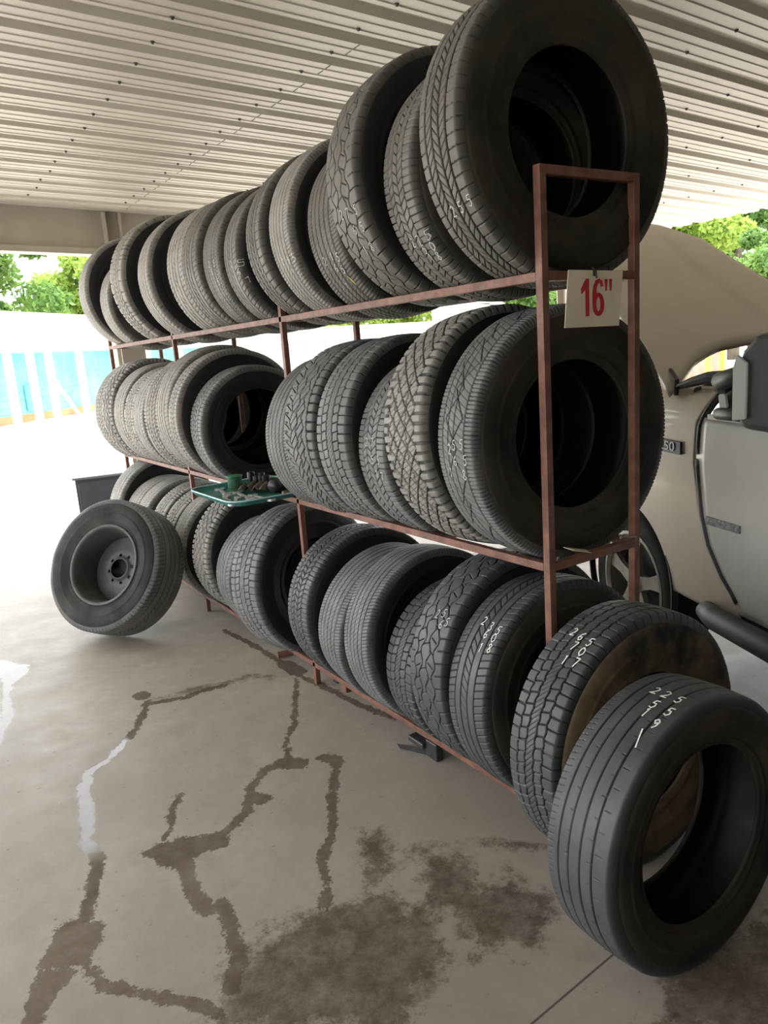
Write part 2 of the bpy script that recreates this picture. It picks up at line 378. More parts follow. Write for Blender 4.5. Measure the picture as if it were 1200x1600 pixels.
RZ, RS = 2.755, .035                     # sheet height at x = 0 and its fall per metre
rz = lambda x: RZ - RS * x
roofm = NT('white_painted_sheet_metal'); _co = roofm.coord((.4, 1, 1))
roofm.base(roofm.mix(roofm.noise(_co, 3, 5, .6, .35, .7), srgb(206, 201, 190), srgb(188, 182, 170))); roofm.rough(.5)
roofm = roofm.m
PT = .229; C0 = 1.169
prof = [(-.040, 0), (-.027, .024), (.027, .024), (.040, 0), (.085, 0), (.090, -.0035), (.096, -.0035), (.101, 0), (.152, 0), (.157, -.0035), (.163, -.0035), (.168, 0)]
ys = []
for k in range(-25, 17):
    for py, pz in prof: ys.append((C0 + k * PT + py, pz))
ys = [q for q in ys if q[0] < 4.78]
X0, X1 = -5.5, 5.45
m = MB(); n = len(ys)
v = [(X0, a, b + rz(X0)) for a, b in ys] + [(X1, a, b + rz(X1)) for a, b in ys]
m.add(v, [(i, i + 1, n + i + 1, n + i) for i in range(n - 1)])
ceiling = m.build('ceiling', roofm, solid=.0015, kind='structure')
scr = simple('dark_screw_heads', (.05, .045, .04, 1), None, 8, .6)
for xx in (-.44, .20, .86, 1.53, 2.20, 2.87, 3.55, 4.22):
    for j in range(-7, 15):
        yy = 1.32 + PT * j
        if yy > 4.5 or (j < -3 and xx < 1): continue
        q = xx + .008 * math.sin(7 * xx + 3 * j)
        MB().lathe([(0.0, -.009), (.005, -.009), (.007, -.003), (.011, 0)], 8, lambda x, y_, z: (q + x, yy + y_, rz(q) + z)).build('screw', scr, ceiling)
lap = MB()
for k in range(0, 15):
    yb = C0 + k * PT
    xl = .27
    lap.box((xl, yb + .042, rz(xl) - .0022), (xl + .004, yb + .084, rz(xl) - .0004)).box((xl, yb + .102, rz(xl) - .0022), (xl + .004, yb + .151, rz(xl) - .0004))
lap.build('sheet_lap', scr, ceiling)

white = simple('white_painted_steel', srgb(172, 164, 150), srgb(158, 150, 136), 3, .5)
YB = 4.69
sl = lambda x, y, z: (x, y, z - RS * x)
m = MB(); m.box((-5.5, YB - .008, 2.475), (5.45, YB + .008, 2.7545), sl); m.box((-5.5, YB - .07, 2.43), (5.45, YB + .07, 2.475), sl)
m.box((.115, YB - .065, 2.475), (.135, YB - .01, 2.745), sl); m.box((.235, YB - .065, 2.475), (.25, YB - .01, 2.745), sl)
m.build('trim_1', white, kind='structure', bevel=.003)
def column(x, y, s=.185, h=2.43):
    h -= RS * x
    m = MB(); m.box((x - s / 2, y - .07, 0), (x + s / 2, y - .058, h)); m.box((x - s / 2, y + .058, 0), (x + s / 2, y + .07, h)); m.box((x - .008, y - .06, 0), (x + .008, y + .06, h))
    m.box((x - s / 2 - .03, y - .10, 0), (x + s / 2 + .03, y + .10, .015))
    return m
setp(column(.21, YB + .02).build('steel_column', white), 'white steel column under the header beam at the far end of the tire rack', 'column', 'carport columns')
for x, d in ((5.2, 'white steel column at the far right corner of the carport'), (-5.2, 'white steel column at the far left corner of the carport')):
    setp(column(x, YB).build('steel_column', white), d, 'column', 'carport columns')
# unseen walls added behind and beside the camera to block daylight
shade_wall = simple('dim_shade_wall', (.10, .09, .08, 1), (.07, .065, .06, 1), 2, .9)
MB().box((-6, -4.6, 0), (5.45, -4.5, 2.95)).build('shade_wall_back', shade_wall, kind='structure')
MB().box((-6, -4.5, 0), (-5.9, -2.6, 2.95)).build('shade_wall_left', shade_wall, kind='structure')
MB().box((5.35, -4.5, 0), (5.45, 1.0, 2.52)).build('shade_wall_right', shade_wall, kind='structure')

# ------------------------------------------------------------------ the rack
ZB, ZM, ZT, ZP = .104, .915, 1.733, 2.014
Y2, Y3, Y4, DD = 1.568, 3.029, 4.496, .38
rack = empty('tire_rack', (0, 0, 0), label='long rusty red-brown three-level steel frame rack loaded with tires', cat='rack')
H = .0125
for yy, top in ((0, ZP), (Y2, ZT + .06), (Y3, ZT + .06), (Y4, ZT + .06)):
    for xx in (0, DD):
        MB().box((xx - H, yy - H, 0), (xx + H, yy + H, top)).build('post', RACK, rack, bevel=.002)
for zz in (ZB, ZM, ZT):
    for xx in (0, DD):
        MB().box((xx - H, H, zz - H), (xx + H, Y4 - H, zz + H)).build('rail', RACK, rack, bevel=.002)
    for yy in (0, Y2, Y3, Y4):
        MB().box((H, yy - H, zz - H), (DD - H, yy + H, zz + H)).build('crossbar', RACK, rack, bevel=.002)
MB().box((H, -H, ZP - 2 * H), (DD - H, H, ZP)).build('crossbar', RACK, rack, bevel=.002)
for a, b in (((.02, -.016, ZM + .03), (.012, -.016, ZM + .02)), ((DD - .09, -.02, ZM + .035), (DD - .01, -.016, ZM + .02))):
    MB().tube([a, b], .004, 8).build('weld_stub', STEEL, rack)

# ------------------------------------------------------------------ tires
def tri(p): return 2 * np.abs(2 * (p - np.floor(p + .5))) - 1          # -1..1
def gl(d, w): return np.clip(1.6 * (1 - np.abs(d) / w), 0, 1)           # groove of half-width w
def lat(x, y, P, k=0., off=0., w=.0012):
    ph = (y + k * x) / P + off; ph = ph - np.floor(ph)
    return gl(np.minimum(ph, 1 - ph) * P / math.sqrt(1 + k * k), w)
def tread_depth(kind, x, y, hw, L):
    """depth fraction 0..1 of the grooves; x across, y along, hw half width, L circumference"""
    s = x / hw
    def per(p): return L / max(1, round(L / p))
    g = np.zeros(np.broadcast(x, y).shape)
    mx = lambda a: np.maximum(g, a)
    if kind == 'slash':
        for c in (-.62, -.2, .2, .6): g = mx(gl((s - c) * hw, .0042))
        for a, b, k, o in ((-.62, -.2, 1.1, 0), (-.2, .2, -1.1, .3), (.2, .6, 1.1, .6)):
            g = mx(.8 * lat(x, y, per(.026), k, o, .0016) * ((s > a) & (s < b)))
        g = mx(.9 * lat(x, y, per(.034), .15, 0, .0018) * (np.abs(s) > .64))
    elif kind == 'block':
        for c in (-.55, -.18, .2, .58): g = mx(gl((s - c) * hw + .0015 * tri(y / per(.03)), .0030))
        for i, (a, b) in enumerate(((-.55, -.18), (-.18, .2), (.2, .58))):
            g = mx(lat(x, y, per(.028), .6 if i != 1 else -.6, i * .37, .0018) * ((s > a) & (s < b)))
        g = mx(lat(x, y, per(.022), 0, 0, .0017) * (np.abs(s) > .58))
    elif kind == 'zigzag':
        P = per(.085)
        for c, o in ((-.62, 0), (-.22, .5), (.22, 0), (.62, .5)):
            g = mx(gl((s - c) * hw + .008 * np.clip(1.7 * tri(y / P + o), -1, 1), .0030))
        g = mx(lat(x, y, per(.0425), .5, .1, .0018) * (np.abs(s + .42) < .17))
        g = mx(lat(x, y, per(.0425), -.5, .4, .0018) * (np.abs(s - .42) < .17))
        g = mx(lat(x, y, P, .3, .3, .0015) * (np.abs(s) < .22))
        g = mx(lat(x, y, per(.0425), .2, 0, .0022) * (np.abs(s) > .74))
    elif kind == 'all_terrain':
        P = per(.062)
        for k in (1.25, -1.25):
            g = mx(lat(x, y, P, k, 0 if k > 0 else .25, .0034) * (np.abs(s) < .8))
        g = mx(gl((s - .33) * hw + .004 * tri(y / per(.031)), .0026)); g = mx(gl((s + .33) * hw + .004 * tri(y / per(.031) + .5), .0026))
        g = mx(lat(x, y, per(.0155), .4, 0, .0009) * (np.abs(s) < .75) * .6)
        g = mx(lat(x, y, per(.031), 0, .2, .0058) * (np.abs(s) > .68))
    elif kind == 'mud':
        P = per(.075)
        for c, o in ((-.45, 0), (.0, .5), (.42, .2)):
            g = mx(gl((s - c) * hw + .010 * tri(y / P + o), .0028))
        for c, o in ((-.72, 0), (-.22, .3), (.22, .6)):
            g = mx(lat(x, y, per(.0375), 1.0 if o else -.6, o, .0024) * (np.abs(s - c) < .24))
        g = mx(gl((s - .74) * hw + .006 * np.abs(tri(y / per(.0375))), .0032))
        g = mx(lat(x, y, per(.0375), 0, .5, .0045) * (np.abs(s) > .72))
    elif kind == 'cross':
        for c in (-.66, -.3, .05, .66): g = mx(gl((s - c) * hw, .0030))
        P = per(.17)
        g = mx(gl((s - .18) * hw - .030 * tri(y / P), .0030)); g = mx(gl((s + .12) * hw - .030 * tri(y / P + .5), .0030))
        g = mx(.35 * lat(x, y, per(.022), -.5, 0, .0011) * (np.abs(s) < .64))
        g = mx(.9 * lat(x, y, per(.0125), 0, .3, .0016) * (s > .70)); g = mx(.6 * lat(x, y, per(.0125), 0, .3, .0012) * (s < -.68))
    elif kind == 'worn':
        for c in (-.60, -.22, .18, .58): g = mx(.8 * gl((s - c) * hw, .0030))
        g = mx(.6 * lat(x, y, per(.052), 0, .1, .0012) * (np.abs(s - .75) < .10)); g = mx(.6 * lat(x, y, per(.052), 0, .6, .0012) * (np.abs(s - .5) < .07))
        g = mx(.5 * lat(x, y, per(.052), 0, .4, .0012) * (np.abs(s + .3) < .07))
        g = mx(.6 * lat(x, y, per(.017), .2, 0, .0011) * (s < -.80))
    elif kind == 'truck':
        for c in (-.6, -.2, .22, .62): g = mx(gl((s - c) * hw + .0022 * tri(y / per(.04) + c), .0034))
        g = mx(lat(x, y, per(.034), .25, 0, .0022) * (np.abs(s + .4) < .2)); g = mx(lat(x, y, per(.034), .25, .4, .0022) * (np.abs(s - .42) < .2))
        g = mx(.4 * lat(x, y, per(.017), 1.0, .4, .0012) * (np.abs(s) < .2))
        g = mx(lat(x, y, per(.034), 0, .5, .0026) * (np.abs(s) > .62))
    elif kind == 'highway':
        for c in (-.66, -.34, 0, .34, .66)[:5]: g = mx(gl((s - c) * hw, .0026))
        g = mx(.7 * lat(x, y, per(.014), .3, 0, .0012) * (np.abs(s) > .66)); g = mx(.4 * lat(x, y, per(.020), .8, .3, .0010) * (np.abs(s) < .6))
    else:  # rib
        for c in (-.58, -.2, .2, .58): g = mx(gl((s - c) * hw, .0032))
        g = mx(.8 * lat(x, y, per(.024), .3, 0, .0015) * (np.abs(s) > .62)); g = mx(.6 * lat(x, y, per(.03), -.9, .3, .0013) * (np.abs(s) < .2))
    return g

def frame(yaw, lean):
    a = np.array([math.sin(yaw), -math.cos(yaw), 0.]); h = np.array([math.cos(yaw), math.sin(yaw), 0.]); u = np.array([0, 0, 1.])
    return h, math.cos(lean) * a + math.sin(lean) * u, math.cos(lean) * u - math.sin(lean) * a

STROKES = {
    '0': [[(.5, 1), (.1, .7), (.1, .3), (.5, 0), (.9, .3), (.9, .7), (.5, 1)]],
    '1': [[(.35, .8), (.6, 1), (.5, 0)]],
    '2': [[(.1, .8), (.4, 1), (.85, .8), (.7, .45), (.1, 0), (.95, .05)]],
    '3': [[(.1, .95), (.7, 1), (.8, .7), (.4, .55), (.85, .35), (.6, 0), (.1, .1)]],
    '4': [[(.3, 1), (.1, .4), (.9, .45)], [(.7, .9), (.6, 0)]],
    '5': [[(.9, 1), (.3, .95), (.2, .6), (.7, .6), (.8, .25), (.5, 0), (.1, .1)]],
    '6': [[(.8, 1), (.3, .7), (.1, .3), (.4, 0), (.8, .15), (.75, .45), (.2, .4)]],
    '7': [[(.1, .95), (.9, 1), (.35, 0)]],
    '8': [[(.5, .55), (.15, .8), (.5, 1), (.85, .8), (.5, .55), (.1, .25), (.5, 0), (.9, .25), (.5, .55)]],
    '9': [[(.8, .7), (.4, .5), (.15, .75), (.5, 1), (.85, .8), (.75, .3), (.4, 0)]],
    '/': [[(.0, 1.1), (.35, .5), (.8, -.3)]],
    'y': [[(.2, 1.2), (.6, .5), (.8, .0)], [(.5, 1.0), (.9, .2)]],
}

def make_tire(key, row, label, group, kind, tm, sm, near=1, marks=None, name='tire'):
    xo, y, yaw, lean, R, W, dz, rb = TIRE_FIT[key]
    h, a, u = frame(yaw, lean)
    if row == 'f': base, s = 0.0, R
    else:
        base = {'t': ZT, 'm': ZM, 'b': ZB}[row] + .012; s = math.sqrt(R * R - (DD / 2) ** 2)
    c = np.array([DD / 2 + xo, y, base + dz]) + u * s
    o = c - u * R
    M = Matrix(((h[0], -a[0], u[0], o[0]), (h[1], -a[1], u[1], o[1]), (h[2], -a[2], u[2], o[2]), (0, 0, 0, 1)))
    t = empty(name, mat=M, label=label, cat='tire', group=group)
    nt, nx = {3: (1100, 110), 2: (760, 76), 1: (420, 44), 0: (240, 30)}[near]
    depth = .009 if kind != 'worn' else .005
    # crown and rounded shoulders; tau -1..1
    tau = np.linspace(-1, 1, nx)
    hw = .41 * W; k0 = .84
    ax = np.where(np.abs(tau) <= k0, tau / k0 * hw, np.sign(tau) * (hw + .065 * W * np.sin((np.abs(tau) - k0) / (1 - k0) * math.pi / 2)))
    rr = np.where(np.abs(tau) <= k0, R - .0045 * (tau / k0) ** 2, R - .0045 - .030 * (1 - np.cos((np.abs(tau) - k0) / (1 - k0) * math.pi / 2)))
    th = np.linspace(0, 2 * math.pi, nt, endpoint=False)
    A, TT = np.meshgrid(ax, th, indexing='xy'); TT = TT; 
    g = tread_depth(kind, A, TT * R, hw, 2 * math.pi * R)
    edge = np.clip((1 - np.abs(tau)) / .06, 0, 1)[None]
    g = g * edge
    RR = rr[None] - depth * g
    P = np.stack([RR * np.cos(TT), -A, RR * np.sin(TT) + R], -1)
    sh = np.clip((1 - np.abs(tau)) / (1 - k0) , 0, 1)[None] * np.ones_like(g)
    grid_mesh('tread', P, tm, t, wrap=True, attrs=dict(crown=np.clip(1 - 2.4 * g, 0, 1) * (.25 + .75 * sh)), flip=True)
    # sidewalls with raised rings
    rs = R - .0345; as_ = .475 * W
    ns = {3: 160, 2: 120, 1: 80, 0: 48}[near]
    ths = np.linspace(0, 2 * math.pi, ns, endpoint=False)
    sec = [(as_, rs), (as_ + .006, rs - .006), (.497 * W, rs - .35 * (rs - rb)), (.499 * W, rs - .42 * (rs - rb)), (.499 * W + .002, rs - .44 * (rs - rb)),
           (.495 * W, rs - .50 * (rs - rb)), (.470 * W, rs - .74 * (rs - rb)), (.450 * W, rs - .82 * (rs - rb)), (.452 * W + .002, rs - .84 * (rs - rb)),
           (.435 * W, rb + .014), (.430 * W, rb + .006), (.425 * W, rb + .001), (.415 * W, rb - .002), (.38 * W, rb - .001), (.365 * W, rb + .004)]
    sec = [(as_, rs)] + sec[1:]
    for sg in (1, -1):
        ar = np.array([q[0] for q in sec]) * sg; ra = np.array([q[1] for q in sec])
        P = np.stack([ra[None] * np.cos(ths)[:, None], -ar[None] * np.ones(ns)[:, None], ra[None] * np.sin(ths)[:, None] + R], -1)
        grid_mesh('sidewall', P, sm, t, wrap=True, flip=(sg < 0))
    li = [(.365 * W, rb + .004), (.40 * W, rb + .02), (.455 * W, rs - .6 * (rs - rb)), (.475 * W, rs - .35 * (rs - rb)), (.455 * W, rs - .006), (.40 * W, R - .022), (.3 * W, R - .018), (0, R - .017)]
    li = li + [(-q[0], q[1]) for q in li[-2::-1]]
    ar = np.array([q[0] for q in li]); ra = np.array([q[1] for q in li])
    P = np.stack([ra[None] * np.cos(ths)[:, None], -ar[None] * np.ones(ns)[:, None], ra[None] * np.sin(ths)[:, None] + R], -1)
    grid_mesh('inner_liner', P, LINER, t, wrap=True)
    for ch, tt, aw in (marks or []):
        b = MB(); ht = .030 if ch not in '/y' else .036; wd = .017
        for st in STROKES[ch]:
            pts = []
            for (x0, y0), (x1, y1) in zip(st[:-1], st[1:]):
                for q in np.linspace(0, 1, 5)[:-1]: pts.append((x0 + (x1 - x0) * q, y0 + (y1 - y0) * q))
            pts.append(st[-1])
            pts = [np.array(p) for p in pts]; v = []; f = []
            for i, p in enumerate(pts):
                d = pts[min(i + 1, len(pts) - 1)] - pts[max(0, i - 1)]; d = d * (wd, ht); d /= np.linalg.norm(d) + 1e-9
                nn = np.array([-d[1], d[0]]) * (.0017 if key in ('B1', 'B2') else .0013)
                for sg in (1, -1):
                    ax_ = aw * W + (p[0] - .5) * wd + sg * nn[0]; ty = tt - ((p[1] - .5) * ht + sg * nn[1]) / R
                    r_ = np.interp(ax_, ax, rr) + .0012
                    v.append((r_ * math.cos(ty), -ax_, r_ * math.sin(ty) + R))
            for i in range(len(pts) - 1): f.append((2 * i, 2 * i + 1, 2 * i + 3, 2 * i + 2))
            b.add(v, f)
        b.build('chalk_mark', YCHALK if ch == 'y' else (CHALK if key in ('B1', 'B2', 'B3') else FCHALK), t, solid=.0006, label='yellow chalk stroke' if ch == 'y' else 'white chalk handwriting')
    return t

GT, GMN, GMF, GB = 'tires on the top shelf', 'tires on the near half of the middle shelf', 'tires on the far half of the middle shelf', 'tires on the bottom level'
spec = [
    ('T1', 't', 'largest tire, nearest on the top shelf, its open brown side facing out', GT, 'slash', 0, 0, 3),
    ('T2', 't', 'tire chalked 275 50 18, second from the near end of the top shelf', GT, 'block', 0, 0, 3),
    ('T3', 't', 'tall zigzag-tread tire chalked 275 65 18, third from the near end of the top shelf', GT, 'zigzag', 0, 1, 3),
    ('T4', 't', 'small ribbed tire with yellow chalk stroke behind the tall zigzag tire, top shelf', GT, 'highway', 0, 1, 2),
    ('T5', 't', 'tan-grey ribbed tire chalked in white, fifth from the near end of the top shelf', GT, 'highway', 3, 1, 2),
    ('T6', 't', 'tire with slanted sipes on its tread, sixth from the near end of the top shelf', GT, 'slash', 0, 1, 2),
    ('T7', 't', 'ribbed tire with white chalk marks, seventh from the near end of the top shelf', GT, 'rib', 0, 1, 2),
    ('T8', 't', 'ribbed tire with white chalk marks, eighth from the near end of the top shelf', GT, 'highway', 0, 1, 1),
    ('T9', 't', 'plain ribbed tire, ninth from the near end of the top shelf', GT, 'rib', 0, 3, 1),
    ('T10', 't', 'plain ribbed tire, fifth from the far end of the top shelf', GT, 'rib', 3, 3, 1),
    ('T11', 't', 'tire with a wide dark side showing, fourth from the far end of the top shelf', GT, 'rib', 3, 1, 1),
    ('T12', 't', 'large tan-edged tire with dark side, third from the far end of the top shelf', GT, 'block', 3, 1, 1),
    ('T13', 't', 'low pale tire squeezed in second from the far end of the top shelf', GT, 'rib', 3, 3, 1),
    ('T14', 't', 'last tire at the far left end of the top shelf', GT, 'rib', 3, 1, 1),
    ('M1', 'm', 'large criss-cross tread tire nearest on the middle shelf, just below the 16" sign', GMN, 'cross', 1, 0, 3),
    ('M2', 'm', 'chunky tan diamond-block tire, second from the near end of the middle shelf', GMN, 'all_terrain', 3, 1, 3),
    ('M3', 'm', 'smaller chalk-marked tire tucked behind the chunky all-terrain tire on the middle shelf', GMN, 'block', 1, 1, 3),
    ('M4', 'm', 'ribbed block-tread tire, fourth from the near end of the middle shelf', GMN, 'truck', 1, 1, 3),
    ('M5', 'm', 'tire with rough scalloped mud tread, fifth from the near end of the middle shelf', GMN, 'mud', 1, 1, 3),
    ('M6', 'm', 'fine-ribbed tire on the middle shelf beside the second rack post and tool tray', GMN, 'highway', 1, 1, 2),
    ('M7', 'm', 'tire with its dark open side showing just behind the tool tray on the middle shelf', GMF, 'block', 1, 1, 2),
    ('M8', 'm', 'larger tire framing the dark open tire behind the tool tray on the middle shelf', GMF, 'block', 3, 1, 2),
    ('M9', 'm', 'pale dusty tire, third beyond the tool tray on the middle shelf', GMF, 'rib', 3, 3, 1),
    ('M10', 'm', 'pale dusty tire, fourth beyond the tool tray on the middle shelf', GMF, 'block', 3, 3, 1),
    ('M11', 'm', 'pale dusty tire, fifth beyond the tool tray on the middle shelf', GMF, 'rib', 3, 3, 1),
    ('M12', 'm', 'pale dusty tire, fourth from the far end of the middle shelf', GMF, 'block', 3, 3, 1),
    ('M13', 'm', 'smooth pale dusty tire, third from the far end of the middle shelf', GMF, 'rib', 3, 3, 1),
    ('M14', 'm', 'pale block-tread tire, second from the far end of the middle shelf', GMF, 'all_terrain', 3, 3, 1),
    ('M15', 'm', 'last pale tire at the far left end of the middle shelf', GMF, 'block', 3, 3, 1),
    ('B1', 'f', 'worn black tire chalked 225 55 19, standing on the floor nearest the camera', 'tires on the floor in front of the rack', 'worn', 2, 0, 3),
    ('B2', 'f', 'tire chalked 265 70 17 with mud-brown side, on the floor behind the front tire', 'tires on the floor in front of the rack', 'truck', 2, 2, 3),
    ('B3', 'b', 'ribbed tire chalked 235 60 18, nearest on the bottom level behind the rack post', GB, 'rib', 2, 0, 3),
    ('B4', 'b', 'tire with wavy block tread, second from the near end of the bottom level', GB, 'zigzag', 2, 1, 3),
    ('B5', 'b', 'small block-tread tire tucked behind the wavy-tread tire on the bottom level', GB, 'truck', 2, 1, 3),
    ('B6', 'b', 'narrow-ribbed tire with bright top edge, fourth from the near end of the bottom level', GB, 'highway', 1, 1, 3),
    ('B7', 'b', 'narrow-ribbed dusty tire, fifth from the near end of the bottom level', GB, 'highway', 1, 1, 2),
    ('B8', 'b', 'finely siped tire with a blue-black side, sixth from the near end of the bottom level', GB, 'block', 2, 1, 2),
    ('B9', 'b', 'wide tire with scuffed whitish tread and black side, bottom level below the tool tray', GB, 'truck', 1, 1, 2),
    ('B10', 'b', 'narrow small tire squeezed behind the wide scuffed tire on the bottom level', GB, 'rib', 1, 1, 1),
    ('B11', 'b', 'blocky tire on the bottom level just right of the loose wheel', GB, 'all_terrain', 3, 1, 2),
    ('B12', 'b', 'pale tire below the third rack post, sixth from the far end of the bottom level', GB, 'rib', 3, 1, 1),
    ('B13', 'b', 'pale dusty tire, fifth from the far end of the bottom level', GB, 'block', 3, 3, 1),
    ('B14', 'b', 'pale dusty tire, fourth from the far end of the bottom level', GB, 'block', 3, 3, 1),
    ('B15', 'b', 'shiny pale tire, third from the far end of the bottom level', GB, 'rib', 3, 3, 1),
    ('B16', 'b', 'pale dusty tire, second from the far end of the bottom level', GB, 'rib', 3, 3, 1),
    ('B17', 'b', 'last large tire at the far left of the bottom level beside the dark cabinet', GB, 'rib', 3, 1, 1),
]
for key, row, label, group, kind, ti, si, near in spec:
    make_tire(key, row, label, group, kind, TREADS[ti], SIDES[si], near, MARKS.get(key))

# the loose wheel leaning on the bottom row
lw = make_tire('W', 'f', 'bulky dusty tire on a deep steel rim, leaning against the rack at the far left', None, 'rib', TREADS[1], SIDES[3], 2, None, 'loose_wheel')
lw['category'] = 'wheel'
R_, W_, rb_ = TIRE_FIT['W'][4], TIRE_FIT['W'][5], TIRE_FIT['W'][7]
rimm = simple('dusty_grey_steel_rim', (.11, .11, .11, 1), (.06, .055, .05, 1), 9, .6, .3)
loc = lambda x, y, z: (x, z, y + R_)       # lathe axis -> axle (local Y, camera side is -Y)
fr = -.42 * W_
rim = MB().lathe([(rb_ + .010, fr - .004), (rb_ + .008, fr - .010), (rb_ - .004, fr - .008), (rb_ - .010, fr + .004), (rb_ - .016, fr + .02), (rb_ - .022, fr + .05), (rb_ - .030, fr + .10),
                  (rb_ - .032, .07), (rb_ - .02, .10), (rb_ - .004, .112), (rb_ + .008, .113)], 72, loc).build('wheel_rim', rimm, lw, smooth=True, solid=.003)
pts = []; nr, na = 22, 120
rad = np.linspace(.058, rb_ - .030, nr)
zz = .035 + np.where(rad < .11, 0, (rad - .11) * .25) - .02 * np.exp(-((rad - .058) / .012) ** 2)
b = MB(); v = []; f = []
for k in range(na):
    t = 2 * math.pi * k / na
    for r_, z_ in zip(rad, zz): v.append(loc(r_ * math.cos(t), r_ * math.sin(t), z_))
for k in range(na):
    for j in range(nr - 1):
        rm = (rad[j] + rad[j + 1]) / 2; tm_ = 2 * math.pi * (k + .5) / na
        hole = False
        for q in range(8):
            tq = 2 * math.pi * q / 8 + .2
            if math.hypot(rm * math.cos(tm_) - .086 * math.cos(tq), rm * math.sin(tm_) - .086 * math.sin(tq)) < .0085: hole = True
        if hole: continue
        a0 = k * nr + j; b0 = ((k + 1) % na) * nr + j
        f.append((a0, b0, b0 + 1, a0 + 1))
b.add(v, f).build('rim_disc', rimm, rim, smooth=True, solid=.005)

MB().lathe([(0, .085), (.13, .075), (.14, .05)], 32, loc).build('bore_blocker', simple('dark_bore_blocker', (.02, .02, .02, 1), None, 5, .7), rim)  # added dark plate, stops light showing through the bore and lug holes

# ------------------------------------------------------------------ the 16" sign
def glyphs(name, s, mat, parent, M, size, sx=1.0, off=.0, ext=.0006):
    cu = bpy.data.curves.new(name, 'FONT'); cu.body = s; cu.size = size; cu.offset = off; cu.extrude = ext; cu.align_x = 'CENTER'; cu.align_y = 'CENTER'
    tmp = bpy.data.objects.new(name, cu); COL.objects.link(tmp)
    dg = bpy.context.evaluated_depsgraph_get()
    me = bpy.data.meshes.new_from_object(tmp.evaluated_get(dg)); bpy.data.objects.remove(tmp)
    me.name = name; me.transform(Matrix.Scale(sx, 4, (1, 0, 0))); me.transform(M)
    me.materials.clear(); me.materials.append(mat)
    o = bpy.data.objects.new(name, me); COL.objects.link(o); o.parent = parent
    return o
paper = simple('yellowed_white_card', srgb(232, 222, 200), srgb(220, 208, 186), 6, .7)
red = simple('red_print', srgb(190, 40, 45), None, 5, .6)
sg = empty('size_sign', (.173, -.022, 1.67), label='white card sign reading 16" in red, hung on the near end of the rack', cat='sign')
# the card hangs slightly turned
def sgp(x, y, z): return (x, y + .0, z)
MB().prism([(-.103, .076), (.121, .072), (.103, -.080), (-.122, -.077)], 0, .002, lambda x, z, y: (x, y - .008, z)).build('card', paper, sg)
def ribbon(m, pts, ws, y=-.0092):
    v = []; n = len(pts)
    for i, (x, z) in enumerate(pts):
        a = pts[max(0, i - 1)]; b = pts[min(n - 1, i + 1)]; dx, dz = b[0] - a[0], b[1] - a[1]; L = math.hypot(dx, dz)
        w = ws[i] if hasattr(ws, '__len__') else ws
        v += [(x - dz / L * w, y, z + dx / L * w), (x + dz / L * w, y, z - dx / L * w)]
    m.add(v, [(2 * i, 2 * i + 1, 2 * i + 3, 2 * i + 2) for i in range(n - 1)])
m = MB()
m.add([(-.036, -.0092, .052), (-.024, -.0092, .052), (-.024, -.0092, -.049), (-.039, -.0092, -.049), (-.039, -.0092, .022), (-.056, -.0092, .010), (-.056, -.0092, .026)], [(0, 4, 3, 2, 1), (0, 6, 5, 4)])
el = [(.014 + .0165 * math.cos(t), -.018 + .026 * math.sin(t)) for t in np.linspace(math.pi * .5, math.pi * 2.5, 33)]
ribbon(m, el, [.0058 + .0022 * abs(math.cos(t)) for t in np.linspace(math.pi * .5, math.pi * 2.5, 33)])
arc = [(.030, .030), (.027, .041), (.018, .046), (.008, .043), (.001, .030), (-.0025, .012), (-.003, -.012)]
ribbon(m, arc, [.0055, .006, .006, .0065, .0075, .008, .008], -.0094)
for x in (.047, .066):
    m.add([(x - .006, -.0092, .050), (x + .007, -.0092, .050), (x + .003, -.0092, .018), (x - .003, -.0092, .018)], [(0, 3, 2, 1)])
m.build('lettering', red, sg, solid=.0006)
MB().tube([(-.004, -.004, .082), (-.004, -.016, .070), (-.002, -.018, .052)], .0025, 8).box((-.008, -.014, .058), (.004, -.010, .074)).build('hook', simple('black_wire', (.03, .03, .03, 1)), sg)
pp = MB(); pp.box((.09, -.012, ZM + .0135), (.22, .03, ZM + .0155), lambda x, y, z: (x, y, z + .10 * max(0, y) + .02 * math.sin(x * 20)))
setp(pp.build('paper_scrap', paper), 'curled white paper scrap lying on the near crossbar of the middle shelf', 'paper')

# ------------------------------------------------------------------ tool tray
teal = simple('teal_plastic_tray', srgb(38, 105, 100), srgb(60, 125, 120), 10, .4)
tray_rim = simple('pale_worn_tray_edge', srgb(190, 215, 215), srgb(150, 180, 185), 20, .4)
tr = empty('tool_tray', (-.07, 1.93, ZM + .0135), label='teal tray full of hand tools on the middle shelf of the rack', cat='tray')
def rrect(x0, y0, x1, y1, r, n=6):
    p = []
    for cx, cy, a in ((x1 - r, y1 - r, 0), (x0 + r, y1 - r, 90), (x0 + r, y0 + r, 180), (x1 - r, y0 + r, 270)):
        for k in range(n + 1):
            t = math.radians(a + 90 * k / n); p.append((cx + r * math.cos(t), cy + r * math.sin(t)))
    return p
op = rrect(-.25, -.33, .22, .26, .09); ip = rrect(-.235, -.315, .205, .245, .08)
n = len(op)
MB().prism(ip, 0, .004).build('tray_floor', teal, tr)
m = MB(); v = [(x, y, .022) for x, y in op] + [(x, y, .004) for x, y in ip] + [(x, y, .0) for x, y in ip] + [(x * 1.01, y * 1.01, .020) for x, y in op]
m.add(v, [(i, (i + 1) % n, n + (i + 1) % n, n + i) for i in range(n)] + [(2 * n + i, 2 * n + (i + 1) % n, 3 * n + (i + 1) % n, 3 * n + i) for i in range(n)] + [(3 * n + i, 3 * n + (i + 1) % n, (i + 1) % n, i) for i in range(n)])
m.build('tray_wall', teal, tr)
